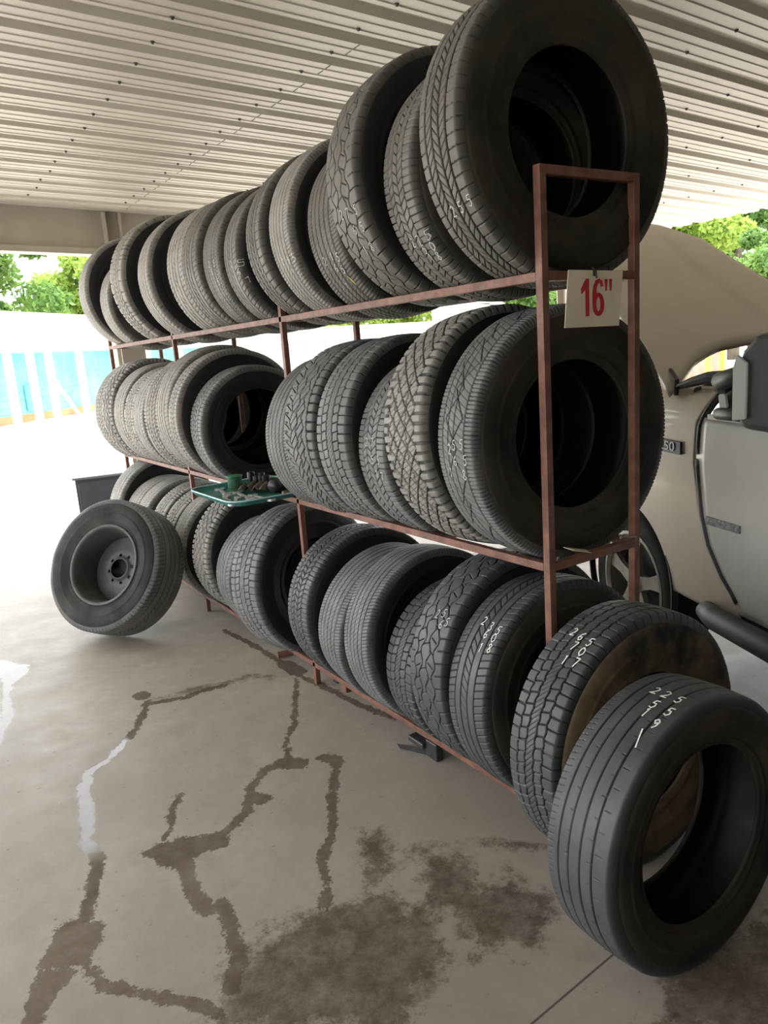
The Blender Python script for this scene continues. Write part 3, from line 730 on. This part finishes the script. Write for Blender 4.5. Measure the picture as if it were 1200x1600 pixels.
m = MB(); m.tube([(x, y, .024) for x, y in op] + [(op[0][0], op[0][1], .024)], .004, 6); m.build('tray_rim', tray_rim, tr)
TZ = ZM + .0135 + .005
chrome = simple('worn_chrome', (.6, .6, .6, 1), (.3, .3, .3, 1), 30, .3, .9)
satin = simple('satin_bright_steel', (.62, .63, .62, 1), (.4, .4, .4, 1), 30, .35, .35)
black = simple('greasy_black_plastic', (.018, .018, .02, 1), (.04, .04, .04, 1), 15, .4)
green = simple('green_plastic_spool', srgb(52, 110, 80), srgb(70, 130, 95), 12, .5)
def wrench(x, y, ang, L, label, z=TZ):
    o = empty('wrench', mat=Matrix.Translation((x, y, z)) @ Matrix.Rotation(ang, 4, 'Z'), label=label, cat='wrench', group='wrenches in the tool tray')
    w = L * .055
    MB().prism([(-L / 2 + w * 2, -w * .55), (L / 2 - w * 2, -w * .55), (L / 2 - w * 2, w * .55), (-L / 2 + w * 2, w * .55)], .001, .006).build('shank', satin, o)
    ring = MB().lathe([(w * .8, .0), (w * 1.7, .0), (w * 1.7, .009), (w * .8, .009), (w * .8, 0)], 20, lambda a, b, c: (a - L / 2 + w, b, c)); ring.build('ring_end', satin, o)
    jaw = [(0, -w * 1.2), (w * 1.4, -w * 1.9), (w * 3, -w * 1.6), (w * 3, -w * .7), (w * 1.6, -w * .6), (w * 1.6, w * .6), (w * 3, w * .7), (w * 3, w * 1.6), (w * 1.4, w * 1.9), (0, w * 1.2)]
    MB().prism([(a + L / 2 - w * 3, b) for a, b in jaw], 0, .008).build('open_jaw', satin, o)
wrench(-.20, 2.00, 1.35, .26, 'long wrench at the far left corner of the teal tray')
wrench(-.24, 1.86, 1.15, .25, 'wrench along the left rim of the teal tray')
wrench(-.17, 1.82, 1.45, .27, 'wrench in the middle of the row of wrenches in the teal tray')
wrench(-.25, 1.73, 1.0, .20, 'short wrench nearest the front left corner of the teal tray')
wrench(-.13, 1.70, 1.6, .22, 'wrench closest to the impact wrench in the teal tray')
sp = empty('wire_spool', (-.11, 2.06, TZ), label='green spool standing at the back of the teal tool tray', cat='spool')
MB().lathe([(0, 0), (.042, 0), (.042, .004), (.032, .006)], 24).lathe([(.032, .064), (.042, .066), (.042, .070), (0, .070)], 24).build('flange', green, sp)
MB().lathe([(.034, .006), (.037, .01), (.037, .06), (.034, .064)], 24).build('winding', simple('dark_green_cord', srgb(40, 88, 62), None, 5, .7), sp)
def socket_(x, y, r, h, label, mat=black, z=TZ):
    o = empty('impact_socket', (x, y, z), label=label, cat='socket', group='sockets in the tool tray')
    MB().lathe([(0, h * .4), (r * .6, h * .4), (r * .65, h), (r, h), (r, h * .35), (r * .85, h * .25), (r * .85, 0), (0, 0)], 18).build('body', mat, o, smooth=False)
for i, (x, y, r, h, l) in enumerate([(.02, 2.15, .02, .06, 'tall black socket behind the green spool in the tool tray'), (.07, 2.13, .018, .05, 'black socket at the back right of the tool tray'),
                                     (.06, 2.05, .022, .045, 'fat black socket in the middle of the tool tray'), (-.01, 2.02, .016, .055, 'slim black socket right beside the green spool'),
                                     (.05, 1.94, .024, .04, 'short wide black socket right of the middle of the tool tray'), (.11, 1.97, .018, .06, 'upright black socket at the right edge of the tool tray')]):
    socket_(x, y, r, h, l)
im = empty('impact_wrench', mat=Matrix.Translation((.03, 1.80, TZ + .035)) @ Matrix.Rotation(.5, 4, 'Z'), label='greasy black impact wrench lying at the right of the tool tray', cat='power tool')
MB().tube([(-.09, 0, 0), (-.07, 0, 0), (.05, 0, 0), (.07, 0, 0)], [.025, .034, .034, .02], 14).build('housing', black, im, smooth=True)
MB().tube([(.0, -.02, -.01), (-.03, -.11, -.014)], .018, 10).build('handle', black, im)
MB().tube([(.07, 0, 0), (.10, 0, 0)], .011, 6).build('anvil', chrome, im)
rg = simple('oily_tan_rag', srgb(96, 86, 76), srgb(66, 58, 50), 14, .9)
P = np.zeros((30, 20, 3)); 
for i in range(30):
    for j in range(20):
        P[i, j] = (.16 * (j / 19 - .5), .20 * (i / 29 - .5), .022 + .016 * math.sin(i * .9 + j * .3) * math.cos(j * .8 - i * .2))
gr = grid_mesh('rag', P, rg, None); gr.location = (-.04, 1.90, TZ); gr.rotation_euler = (0, 0, .6); setp(gr, 'crumpled oily tan rag in the middle of the tool tray', 'rag')
br = empty('brass_fitting', (-.02, 1.66, TZ + .012), label='small pale brass fitting near the front right of the tool tray', cat='fitting')
brass = simple('dull_brass', srgb(190, 170, 130), srgb(150, 130, 100), 20, .35, .8)
MB().tube([(-.02, 0, 0), (.02, 0, 0)], .012, 6).build('body', brass, br); MB().tube([(.02, 0, 0), (.035, 0, 0)], .008, 12).build('nipple', brass, br)

# ------------------------------------------------------------------ debris by the rack feet
sc = empty('scrap_bracket', (.0, .64, 0), label='bent grey and black metal bracket lying under the bottom rail near the wavy-tread tire', cat='bracket')
MB().prism([(-.055, .15), (-.045, .19), (-.01, .14), (.03, .07), (.035, .02), (.0, .03)], .003, .008, lambda x, y, z: (x, y, z + .01 * max(0, y))).build('strip', simple('bare_grey_metal', (.22, .23, .23, 1), (.15, .15, .15, 1), 20, .35, .5), sc)
MB().box((.0, -.02, 0), (.035, .05, .075)).box((-.015, .05, .03), (.03, .15, .055)).build('black_block', black, sc, bevel=.006, label='black lump')
bx = MB(); bx.box((.07, 1.50, 0), (.17, 1.54, .055)); setp(bx.build('wooden_block', simple('dark_wood', srgb(40, 38, 40), srgb(30, 28, 30), 6, .7), bevel=.002), 'small dark block under the rack beside the second post foot', 'block')
bx = MB(); bx.box((.05, 1.38, 0), (.10, 1.43, .04)); setp(bx.build('rusty_block', RACK, bevel=.002), 'small rusty brown block under the bottom rail behind the second post', 'block')
rs = MB(); rs.tube([(-.01, 1.99, .02), (.07, 1.97, .02)], .018, 8); setp(rs.build('rusty_stub', RACK), 'short rusty stub of pipe on the floor below the wide scuffed tire', 'pipe')

# ------------------------------------------------------------------ dark cabinet past the far end
cab = simple('dark_grey_painted_metal', srgb(52, 58, 64), srgb(66, 72, 78), 3, .5)
c = empty('metal_cabinet', mat=Matrix.Translation((-.03, 5.40, 0)) @ Matrix.Rotation(math.radians(-12), 4, 'Z'), label='dark metal cabinet standing beyond the far end of the rack', cat='cabinet')
MB().box((-.2, -.15, 0), (.36, .35, .665)).build('body', cab, c, bevel=.005)
MB().box((-.22, -.17, .665), (.38, .37, .685)).build('lid', simple('pale_metal_lid', srgb(100, 106, 112), None, 3, .5), c, bevel=.003)
MB().box((-.18, -.158, .02), (.34, -.15, .64)).build('door', cab, c, bevel=.003)

# small coil of pale wire beside the loose wheel
wl = MB(); wl.tube([(-.585 + .05 * math.cos(t_), 4.6 + .02 * math.sin(t_), .095 + .095 * math.sin(t_)) for t_ in np.linspace(1.2, 4.9, 24)], .006, 8)
setp(wl.build('wire_hoop', simple('pale_plastic_hose', srgb(170, 175, 180), None, 5, .6)), 'pale bent hose end sticking out behind the loose wheel', 'hose')

# ------------------------------------------------------------------ pickup truck
TA = math.radians(22.1); TO = Vector((1.002, .007, 0))
TMx = Matrix.Translation(TO) @ Matrix(((math.sin(TA), -math.cos(TA), 0, 0), (math.cos(TA), math.sin(TA), 0, 0), (0, 0, 1, 0), (0, 0, 0, 1)))
# local x = forward, local y = outward (towards the rack), z up
truck = empty('pickup_truck', mat=TMx, label='pale silver pickup truck with its hood raised, parked behind the rack', cat='truck')
paint = simple('dusty_pale_silver_paint', srgb(212, 202, 188), srgb(196, 180, 160), 1.6, .38, .1)
paint.node_tree.nodes['Principled BSDF'].inputs['Coat Weight'].default_value = .3
dtrim = simple('black_trim_plastic', (.015, .016, .018, 1), (.03, .03, .032, 1), 6, .45)
def bow(z):
    if z > 1.18: return -.9 * (z - 1.18) ** 2 * 3.2 - .02 * (z - 1.18)
    return -.10 * max(0, .85 - z) ** 2
gapz = [(.44, -.01), (.50, .02), (.55, .041), (.62, .12), (.73, .204), (.85, .249), (1.05, .284), (1.2, .271), (1.29, .235), (1.36, .204)]
gu = lambda z: float(np.interp(z, [g[0] for g in gapz], [g[1] for g in gapz]))
def ruled(name, zs, fa, fb, mat, n=24, off=0., fold=True):
    P = np.zeros((len(zs), n, 3))
    for i, z in enumerate(zs):
        a, b = fa(z), fb(z)
        for j in range(n):
            P[i, j] = (a + (b - a) * j / (n - 1), bow(z) + off, z)
    o = grid_mesh(name, P, mat, truck, smooth=True)
    md = o.modifiers.new('solid', 'SOLIDIFY'); md.thickness = .02; md.offset = 0
    return o
def fender():
    us = np.linspace(0, 1, 110); zs = np.linspace(.46, 1.335, 70); P = np.zeros((70, 110, 3)); inside = np.zeros((70, 110), bool)
    for i, z in enumerate(zs):
        a, b = gu(z) + .008, 1.62 - .4 * max(0, z - 1.15)
        for j, s in enumerate(us):
            u = a + (b - a) * s; zz = z
            d = math.hypot(u - .83, z - .42)
            if d < .375:
                inside[i, j] = True; u = .83 + (u - .83) / d * .375; zz = .42 + (z - .42) / d * .375
            P[i, j] = (u, bow(zz), zz)
    m = MB(); f = []
    for i in range(69):
        for j in range(109):
            q = [(i, j), (i, j + 1), (i + 1, j + 1), (i + 1, j)]
            if all(inside[a] for a in q): continue
            f.append(tuple(x * 110 + y for x, y in q))
    m.add(P.reshape(-1, 3), f)
    o = m.build('fender', paint, truck, smooth=True)
    md = o.modifiers.new('solid', 'SOLIDIFY'); md.thickness = .012; md.offset = 0
fender()
MB().lathe([(.375, -.02), (.385, -.02), (.385, .012), (.375, .012)], 64, lambda x, y, z: (x + .83, z - .012, y + .42)).build('arch_liner', dtrim, truck)
well = MB(); well.box((.40, -.55, .30), (1.26, -.50, .95)); well.build('wheel_well', dtrim, truck)
# fender shoulder rolls into the engine bay
MB().box((.25, -.16, 1.30), (1.55, -.10, 1.325)).build('inner_fender', dtrim, truck)
MB().box((.45, -1.45, .75), (1.6, -.16, .95)).build('engine_block', dtrim, truck, bevel=.03)
# door
dz = list(np.linspace(.50, 1.225, 30))
ruled('door', dz, lambda z: -1.0 + .0 * z, lambda z: gu(z) - .010, simple('silver_door_paint', srgb(200, 197, 193), srgb(186, 182, 177), 1.3, .35, .15), off=.0)
MB().add(sum([[(gu(z) - .016, bow(z) + .0, z), (gu(z) + .014, bow(z) + .0, z), (gu(z) + .014, bow(z) - .06, z), (gu(z) - .016, bow(z) - .06, z)] for z in np.linspace(.52, 1.345, 24)], []),
         [(4 * i + 3, 4 * i + 2, 4 * i + 6, 4 * i + 7) for i in range(23)]).build('door_gap', dtrim, truck)  # dark ribbon inside the gap, part of its painted shadow
MB().tube([(gu(z) - .016, bow(z) + .002, z) for z in np.linspace(.54, 1.33, 30)], .014, 8).build('door_gap_shadow', dtrim, truck, smooth=True)  # black tube standing in for the shadow band along the door edge
MB().box((-1.0, -.04, 1.222), (.205, .012, 1.242)).build('sill_strip', simple('bright_sill_trim', srgb(250, 250, 250), None, 3, .3), truck, bevel=.003)
MB().prism([(.198, .845), (-.004, .848), (-.004, .818), (.198, .813)], -.002, .018, lambda x, z, y: (x, y, z + .0)).build('door_nameplate', simple('pitted_grey_plate', (.10, .10, .11, 1), (.32, .32, .33, 1), 90, .5), truck, bevel=.003)
# badge 'F-250'
bd = MB().prism([(.60, 1.118), (.372, 1.118), (.372, 1.066), (.60, 1.066)], 0.0, .014, lambda x, z, y: (x, y + .002, z)).build('badge', simple('dark_badge', srgb(62, 66, 78), None, 4, .4), truck, bevel=.002)
glyphs('badge_lettering', '250', simple('silver_letters', srgb(165, 168, 175), None, 4, .4, .3), bd, Matrix.Translation((.468, .018, 1.093)) @ Matrix(((-1, 0, 0, 0), (0, 0, 1, 0), (0, 1, 0, 0), (0, 0, 0, 1))), .052, 1.55, .0006, .001)
# glass, pillar, cowl
glass = NT('tinted_glass'); glass.base((.02, .03, .03, 1)); glass.rough(.05); glass.set(Metallic=0); glass = glass.m
MB().prism([(.10, 1.24), (.05, 1.33), (-.42, 1.80), (-1.0, 1.83), (-1.0, 1.24)], -.06, -.052, lambda x, z, y: (x, y - .1 * (z - 1.24), z)).build('door_window', glass, truck)
MB().tube([(.19, -.07, 1.31), (.05, -.10, 1.42), (-.40, -.16, 1.83), (-1.0, -.18, 1.87)], .024, 8).build('door_frame', dtrim, truck)
MB().prism([(.15, 1.245), (.20, 1.33), (.05, 1.36), (.02, 1.245)], -.05, -.04, lambda x, z, y: (x, y, z)).build('mirror_sail', dtrim, truck)
MB().prism([(.175, 1.25), (.185, 1.31), (.155, 1.335), (.135, 1.27)], -.03, -.02, lambda x, z, y: (x, y, z)).build('sail_trim', simple('bright_trim', srgb(215, 215, 215), None, 3, .3), truck)
MB().add([(.22, -.15, 1.33), (.22, -1.45, 1.35), (-.42, -1.35, 1.84), (-.42, -.22, 1.82)], [(0, 1, 2, 3)]).build('windshield', glass, truck, solid=.008)
cw = MB(); cw.tube([(.36, -.05, 1.315), (.40, -.2, 1.33), (.40, -.8, 1.35), (.36, -1.45, 1.33)], [.02, .035, .035, .03], 10); cw.box((.20, -1.45, 1.28), (.42, -.10, 1.325)); cw.tube([(.46, -.03, 1.335), (.38, -.04, 1.355), (.28, -.05, 1.375), (.17, -.06, 1.385)], [.012, .02, .024, .02], 10); cw.build('cowl', dtrim, truck)
MB().tube([(.38, -.10, 1.36), (.30, -.6, 1.385)], .008, 6).build('wiper', dtrim, truck)
# hood, hinged at the cowl and raised
G = np.array([.457, .0, 1.322]); ha = math.radians(30)
nl, nn_ = 26, 30
lft = lambda q: float(np.interp(q, [0, .43, .8, 1.3, 1.62], [.0, .06, .10, .15, .28]))
rgt = lambda q: float(np.interp(q, [.22, .8, 1.1, 1.4, 1.62], [1.05, 1.0, .96, .93, .78]))
rear = lambda w: float(np.interp(w, [0, .06, .19, .34, .52, .8, 1.05], [0, .05, .18, .25, .28, .29, .24]))
P = np.zeros((nl, nn_, 3))
for i in range(nl):
    for j in range(nn_):
        s = j / (nn_ - 1); w0 = 0 + 1.05 * s; q0 = rear(w0)
        q1 = 1.62 + .04 * math.sin(math.pi * s)
        q = q0 + (q1 - q0) * i / (nl - 1)
        w = lft(q) + (rgt(max(q, .22)) - lft(q)) * s
        hgt = -.03 * max(0, (.24 - w + .05) / .24) + .010 * (1 if w > .70 - .0 * q else 0) + .012 * math.sin(math.pi * s)
        P[i, j] = (G[0] + q * math.cos(ha) - hgt * math.sin(ha), -w, G[2] + q * math.sin(ha) + hgt * math.cos(ha))
hood = grid_mesh('hood', P, simple('faded_beige_silver_hood', srgb(214, 205, 190), srgb(202, 192, 174), 1.2, .45, .05), truck, smooth=True)
md = hood.modifiers.new('solid', 'SOLIDIFY'); md.thickness = .03; md.offset = -1
MB().tube([(.46, -.02, 1.30), (.47, -.03, 1.36), (.55, -.05, 1.40)], .010, 6).build('hood_hinge', dtrim, truck)
for a, b_ in ((.60, 1.33), (.62, 1.38)):
    w, q = a, b_
    MB().lathe([(0, 0), (.008, .0), (.008, .004), (0, .004)], 8, lambda x, y, z: (G[0] + (q + x) * math.cos(ha) - (z + .016) * math.sin(ha), -w + y, G[2] + (q + x) * math.sin(ha) + (z + .016) * math.cos(ha))).build('washer_nozzle', dtrim, truck)
# mirror
MB().tube([(.13, .0, 1.355), (.06, .06, 1.375), (-.24, .16, 1.425)], [.036, .034, .028], 10).tube([(.13, .0, 1.245), (.04, .08, 1.262), (-.24, .15, 1.275)], [.018, .022, .020], 10).build('mirror_arm', dtrim, truck, smooth=True)
mir = MB().prism([(-.215, 1.27), (-.21, 1.44), (-.235, 1.49), (-.295, 1.535), (-.40, 1.55), (-.58, 1.53), (-.58, 1.27), (-.48, 1.235), (-.245, 1.24)], .10, .20, lambda x, z, y: (x, y, z)).build('mirror_housing', dtrim, truck, bevel=.02)
MB().prism([(-.205, 1.265), (-.203, 1.435), (-.221, 1.475), (-.268, 1.45), (-.268, 1.275)], .195, .208, lambda x, z, y: (x, y, z)).build('mirror_trim', simple('grey_mirror_trim', srgb(170, 170, 166), None, 3, .35), mir, bevel=.004)
# running board, front wheel
MB().tube([(.19, .0, .472), (.16, .03, .470), (.08, .05, .466), (-.4, .06, .466), (-1.2, .06, .466)], [.022, .040, .046, .048, .048], 16).build('running_board', dtrim, truck, smooth=True)
MB().box((-1.2, -.5, .45), (.40, -.02, .52)).build('rocker', dtrim, truck)
MB().box((.05, -.5, .52), (.42, -.04, .70)).build('inner_rocker', dtrim, truck)
wheel_c = lambda x, y, z: (x + .83, z, y + .372)
RT = .362
prf = [(RT - .10, -.03), (RT - .03, -.025), (RT - .008, -.04), (RT, -.06), (RT, -.22), (RT - .03, -.25), (RT - .12, -.25)]
MB().lathe(prf, 96, wheel_c).build('front_tire', side_rubber('truck_tire_rubber', (.012, .012, .013, 1), (.03, .028, .026, 1)), truck, smooth=True)
alloy = simple('silver_alloy', srgb(165, 160, 152), srgb(130, 125, 118), 8, .4, .4)
m = MB().lathe([(RT - .10, -.028), (RT - .115, -.026), (RT - .13, -.04), (RT - .135, -.20)], 64, wheel_c)
for k in range(5):
    t0 = 2 * math.pi * k / 5 + .35
    def sp_(x, y, z, t0=t0): 
        return wheel_c(x * math.cos(t0) - y * math.sin(t0), x * math.sin(t0) + y * math.cos(t0), z)
    m.prism([(.04, -.035), (.14, -.028), (.235, -.045), (.235, .045), (.14, .028), (.04, .035)], -.07, -.045, sp_)
m.lathe([(.0, -.035), (.05, -.035), (.065, -.05), (.065, -.08)], 24, wheel_c)
m.build('alloy_wheel', alloy, truck)
MB().lathe([(0, -.12), (.23, -.12)], 32, wheel_c).build('brake_disc', dtrim, truck)
# rest of the body, out of frame to the right
MB().box((-1.0, -1.45, 1.86), (-.42, -.20, 1.90)).build('cab_roof', paint, truck, bevel=.01)
MB().box((-1.0, -1.45, .5), (-.9, -.1, 1.24)).build('seat_back', dtrim, truck)

# ------------------------------------------------------------------ beyond the carport
tealw = simple('teal_painted_boards', srgb(120, 200, 205), srgb(140, 212, 216), 1.5, .7)
clay = simple('orange_clay_base', srgb(205, 150, 115), srgb(190, 135, 100), 2, .9)
postm = simple('white_painted_wood', srgb(235, 232, 222), srgb(222, 214, 196), 3, .6)
HA = math.atan2(.684, .729)
HM = Matrix.Translation((1.82, 26.66, 0)) @ Matrix.Rotation(HA, 4, 'Z')    # local x along the wall, -y towards the camera
house = empty('teal_house', mat=HM, label='long teal board-sided building with white porch posts across the yard at the far left', cat='building')
m = MB()
for k in range(8):
    z0 = .25 + k * .275
    m.add([(-9, 0, z0), (17, 0, z0), (17, .03, z0 + .275), (-9, .03, z0 + .275), (-9, .06, z0), (17, .06, z0)], [(0, 1, 2, 3), (0, 4, 5, 1)])
m.box((-9, .035, .2), (17, 4, 2.42)); m.build('board_siding', tealw, house)
MB().box((-9, -.05, 0), (17, .02, .26)).build('clay_base', clay, house)
roofw = simple('bright_white_roof', (.85, .85, .85, 1), None, 3, .6)
MB().add([(-9.5, -1.0, 2.38), (17.5, -1.0, 2.38), (17.5, 3.6, 4.15), (-9.5, 3.6, 4.15), (17.5, 4.4, 2.38), (-9.5, 4.4, 2.38)], [(0, 1, 2, 3), (3, 2, 4, 5)]).build('roof', roofw, house, solid=.1)
for t_ in (-1.2, .1, 1.22, 2.2, 4.0, 6.4, 9, 12, 15):
    MB().box((t_ - .1, -.62, 0), (t_ + .1, -.42, 2.5)).build('porch_post', postm, house)
MB().box((2.85, -.12, .85), (3.15, 0, 1.32)).build('meter_box', simple('cream_box', srgb(230, 226, 214), None, 3, .6), house, bevel=.01)
MB().box((1.3, -.06, .35), (2.1, -.02, 1.25)).build('blue_panel', simple('faded_blue_panel', srgb(110, 180, 215), None, 3, .6), house)
bm = MB(); bm.tube([(2.15, -.75, 1.2), (2.85, -.95, .05)], .06, 6); pl = bm.build('plank', postm); pl.matrix_world = HM
setp(pl, 'white plank leaning at a slant against the porch of the teal building', 'plank')

shed = empty('white_trailer', (4.66, 12, 0), label='white-framed trailer with grey panels seen through the middle of the rack', cat='trailer')
gp = simple('grey_glossy_panels', srgb(150, 155, 160), srgb(120, 128, 132), 1.5, .25)
MB().box((0, 0, 1.83), (6.2, .12, 2.10)).box((0, 0, .3), (.10, .12, 1.83)).box((1.09, -.01, .3), (1.19, .12, 1.83)).box((1.00, -.05, 1.44), (1.28, -.01, 1.50)).box((2.9, 0, .3), (3.0, .12, 1.83)).box((6.1, 0, .3), (6.2, .12, 1.83)).box((1.0, .02, 2.10), (1.25, .12, 2.19)).build('frame', postm, shed, bevel=.01)
MB().box((.10, .04, .35), (1.09, .08, 1.83)).build('panel', gp, shed)
MB().box((1.19, .04, .35), (2.9, .08, 1.83)).build('panel', gp, shed)
MB().box((3.0, .04, .35), (6.1, .08, 1.83)).build('panel', gp, shed)
MB().box((0, .12, .3), (6.2, 2.3, 2.05)).build('body', postm, shed)
for xx in (1.0, 5.0):
    MB().lathe([(.0, -.06), (.2, -.06), (.3, -.04), (.3, .08), (0, .08)], 24, lambda x, y, z: (x + xx, .6 + z, y + .3)).build('tire', SIDES[1], shed)
ub = empty('utility_building', (22.3, 25.2, 0), label='small white building seen in the gap between the top and middle shelves', cat='building')
MB().box((-.9, 0, 0), (0.15, 3, 3.3)).build('wall', postm, ub); MB().box((.15, .1, 0), (1.1, 3, 3.2)).build('side_wall', simple('light_grey_wall', srgb(190, 190, 195), None, 2, .7), ub)
MB().prism([(-1.0, 3.3), (1.2, 3.2), (.1, 3.75)], 0, 3, lambda x, z, y: (x, y, z)).build('gable', postm, ub)
yel = simple('yellow_painted_posts', srgb(225, 180, 70), srgb(205, 160, 70), 3, .6)
for i, (x, y, d) in enumerate([(14.1, 8.7, 'left'), (15.6, 9.3, 'right')]):
    setp(MB().box((x - .05, y - .05, 0), (x + .05, y + .05, 3.0)).build('yellow_post', yel), '%s one of two yellow posts seen under the raised hood' % d, 'post', 'yellow posts beyond the truck')
bw = MB(); bw.box((14.9, 9.6, 0), (16.2, 11, 1.35)); setp(bw.build('brick_planter', simple('pinkish_brick', srgb(170, 130, 115), srgb(150, 110, 98), 5, .9)), 'pinkish brick box between the yellow posts beyond the truck', 'planter')

# trees
def leafmat(n_, c1, c2):
    t = NT(n_); g = t.n('NewGeometry'); 
    co = t.coord()
    t.base(t.mix(t.noise(co, .9, 4, .6, .35, .65), c1, c2)); t.rough(.6)
    t.b.inputs['Specular IOR Level'].default_value = .2
    tr_ = t.n('BsdfTranslucent'); ms = t.n('MixShader'); ms.inputs[0].default_value = .35
    tr_.inputs[0].default_value = tuple(x * 1.2 for x in c2[:3]) + (1,)
    out = t.t.nodes['Material Output']; t.l(t.b.outputs[0], ms.inputs[1]); t.l(tr_.outputs[0], ms.inputs[2]); t.l(ms.outputs[0], out.inputs[0])
    return t.m
L1 = leafmat('yellow_green_leaves', (.16, .26, .05, 1), (.30, .40, .08, 1))
L2 = leafmat('mid_green_leaves', (.07, .15, .04, 1), (.15, .25, .06, 1))
bark = simple('grey_bark', srgb(110, 98, 84), srgb(80, 70, 60), 4, .9)
def tree_proto(name, leaf, seed, nleaf=20000, rad=2.6, H_=6.5, ls=.13):
    r = np.random.default_rng(seed)
    t = empty(name)
    MB().tube([(0, 0, 0), (.1, .05, H_ * .3), (-.05, .1, H_ * .6), (0, 0, H_ * .9)], [.22, .17, .12, .04], 8).build('trunk', bark, t)
    nb = 26
    cen = []
    for i in range(nb):
        a = r.uniform(0, 2 * math.pi); q = r.uniform(.1, 1) * rad; z = H_ * .62 + r.uniform(-.42, .42) * H_ * .9 * math.sqrt(max(.05, 1 - (q / rad) ** 2 * .8))
        cen.append((q * math.cos(a), q * math.sin(a), z, r.uniform(.55, 1.1) * rad * .36))
    cen = np.array(cen); pick = r.integers(0, nb, nleaf)
    d = r.normal(size=(nleaf, 3)); d /= np.linalg.norm(d, axis=1)[:, None]
    p = cen[pick, :3] + d * cen[pick, 3:4] * (r.uniform(.55, 1.05, nleaf)[:, None]) * (1, 1, .75)
    a = r.normal(size=(nleaf, 3)); a /= np.linalg.norm(a, axis=1)[:, None]
    b = np.cross(a, d + .3 * r.normal(size=(nleaf, 3))); b /= np.linalg.norm(b, axis=1)[:, None] + 1e-9
    s = ls * r.uniform(.6, 1.4, nleaf)[:, None]
    V = np.stack([p - a * s, p - b * s * .5, p + a * s, p + b * s * .5], 1).reshape(-1, 3)
    me = bpy.data.meshes.new('foliage'); F = np.arange(len(V), dtype=np.int32)
    me.vertices.add(len(V)); me.vertices.foreach_set('co', V.ravel().astype(np.float32))
    me.loops.add(len(F)); me.loops.foreach_set('vertex_index', F)
    me.polygons.add(nleaf); me.polygons.foreach_set('loop_start', np.arange(0, len(F), 4, dtype=np.int32)); me.update(calc_edges=True)
    me.materials.append(leaf)
    o = bpy.data.objects.new('foliage', me); COL.objects.link(o); o.parent = t
    return t
protos = [tree_proto('leafy_tree', L1, 3), tree_proto('leafy_tree', L2, 5), tree_proto('leafy_tree', L2, 9, 15000, 2.8, 7.0)]
used = set()
def put_tree(k, x, y, s, rz, label, group):
    p = protos[k]
    if k not in used: used.add(k); t = p; 
    else:
        t = p.copy(); COL.objects.link(t)
        for c_ in list(p.children):
            cc = c_.copy(); COL.objects.link(cc); cc.parent = t
    t.location = (x, y, 0); t.scale = (s, s, s); t.rotation_euler = (0, 0, rz)
    setp(t, label, 'tree', group)
GL, GRT, GC = 'trees behind the teal building', 'trees beyond the right edge of the roof', 'trees seen through the rack'
def rows(items, text, group):
    for i, (k, x, y, s) in enumerate(items):
        put_tree(k, x, y, s, i * 1.7 + k, text % ('leftmost', 'second from left', 'third from left', 'fourth from left', 'fifth from left')[i], group)
rows([(1, -4.0, 37.5, 1.5), (2, 4.0, 44.0, 1.5), (0, 11.5, 51.0, 1.5), (1, 20.5, 56.0, 1.5)], 'leafy green tree behind the white roof of the teal building, %s', GL)
rows([(0, 12.2, 26.0, 1.0), (0, 19.8, 33.0, 1.0), (0, 17.6, 24.5, .85), (0, 31.0, 36.5, 1.15), (1, 27.4, 29.0, 1.0)], 'bright leafy tree seen through the gaps of the rack, %s', GC)
rows([(0, 37.5, 27.5, 1.25), (1, 31.0, 18.5, 1.25), (0, 22.8, 15.6, .95), (2, 45.5, 22.5, 1.25)], 'sunlit green tree past the right edge of the roof, %s', GRT)
put_tree(1, 19.6, 10.9, .62, 1.1, 'low bushy green tree directly behind the top of the raised hood', None)
setp(MB().tube([(25.5, 12.6, 0), (25.5, 12.6, 7)], .12, 8).build('utility_pole', bark), 'pale utility pole among the trees at the right', 'pole')
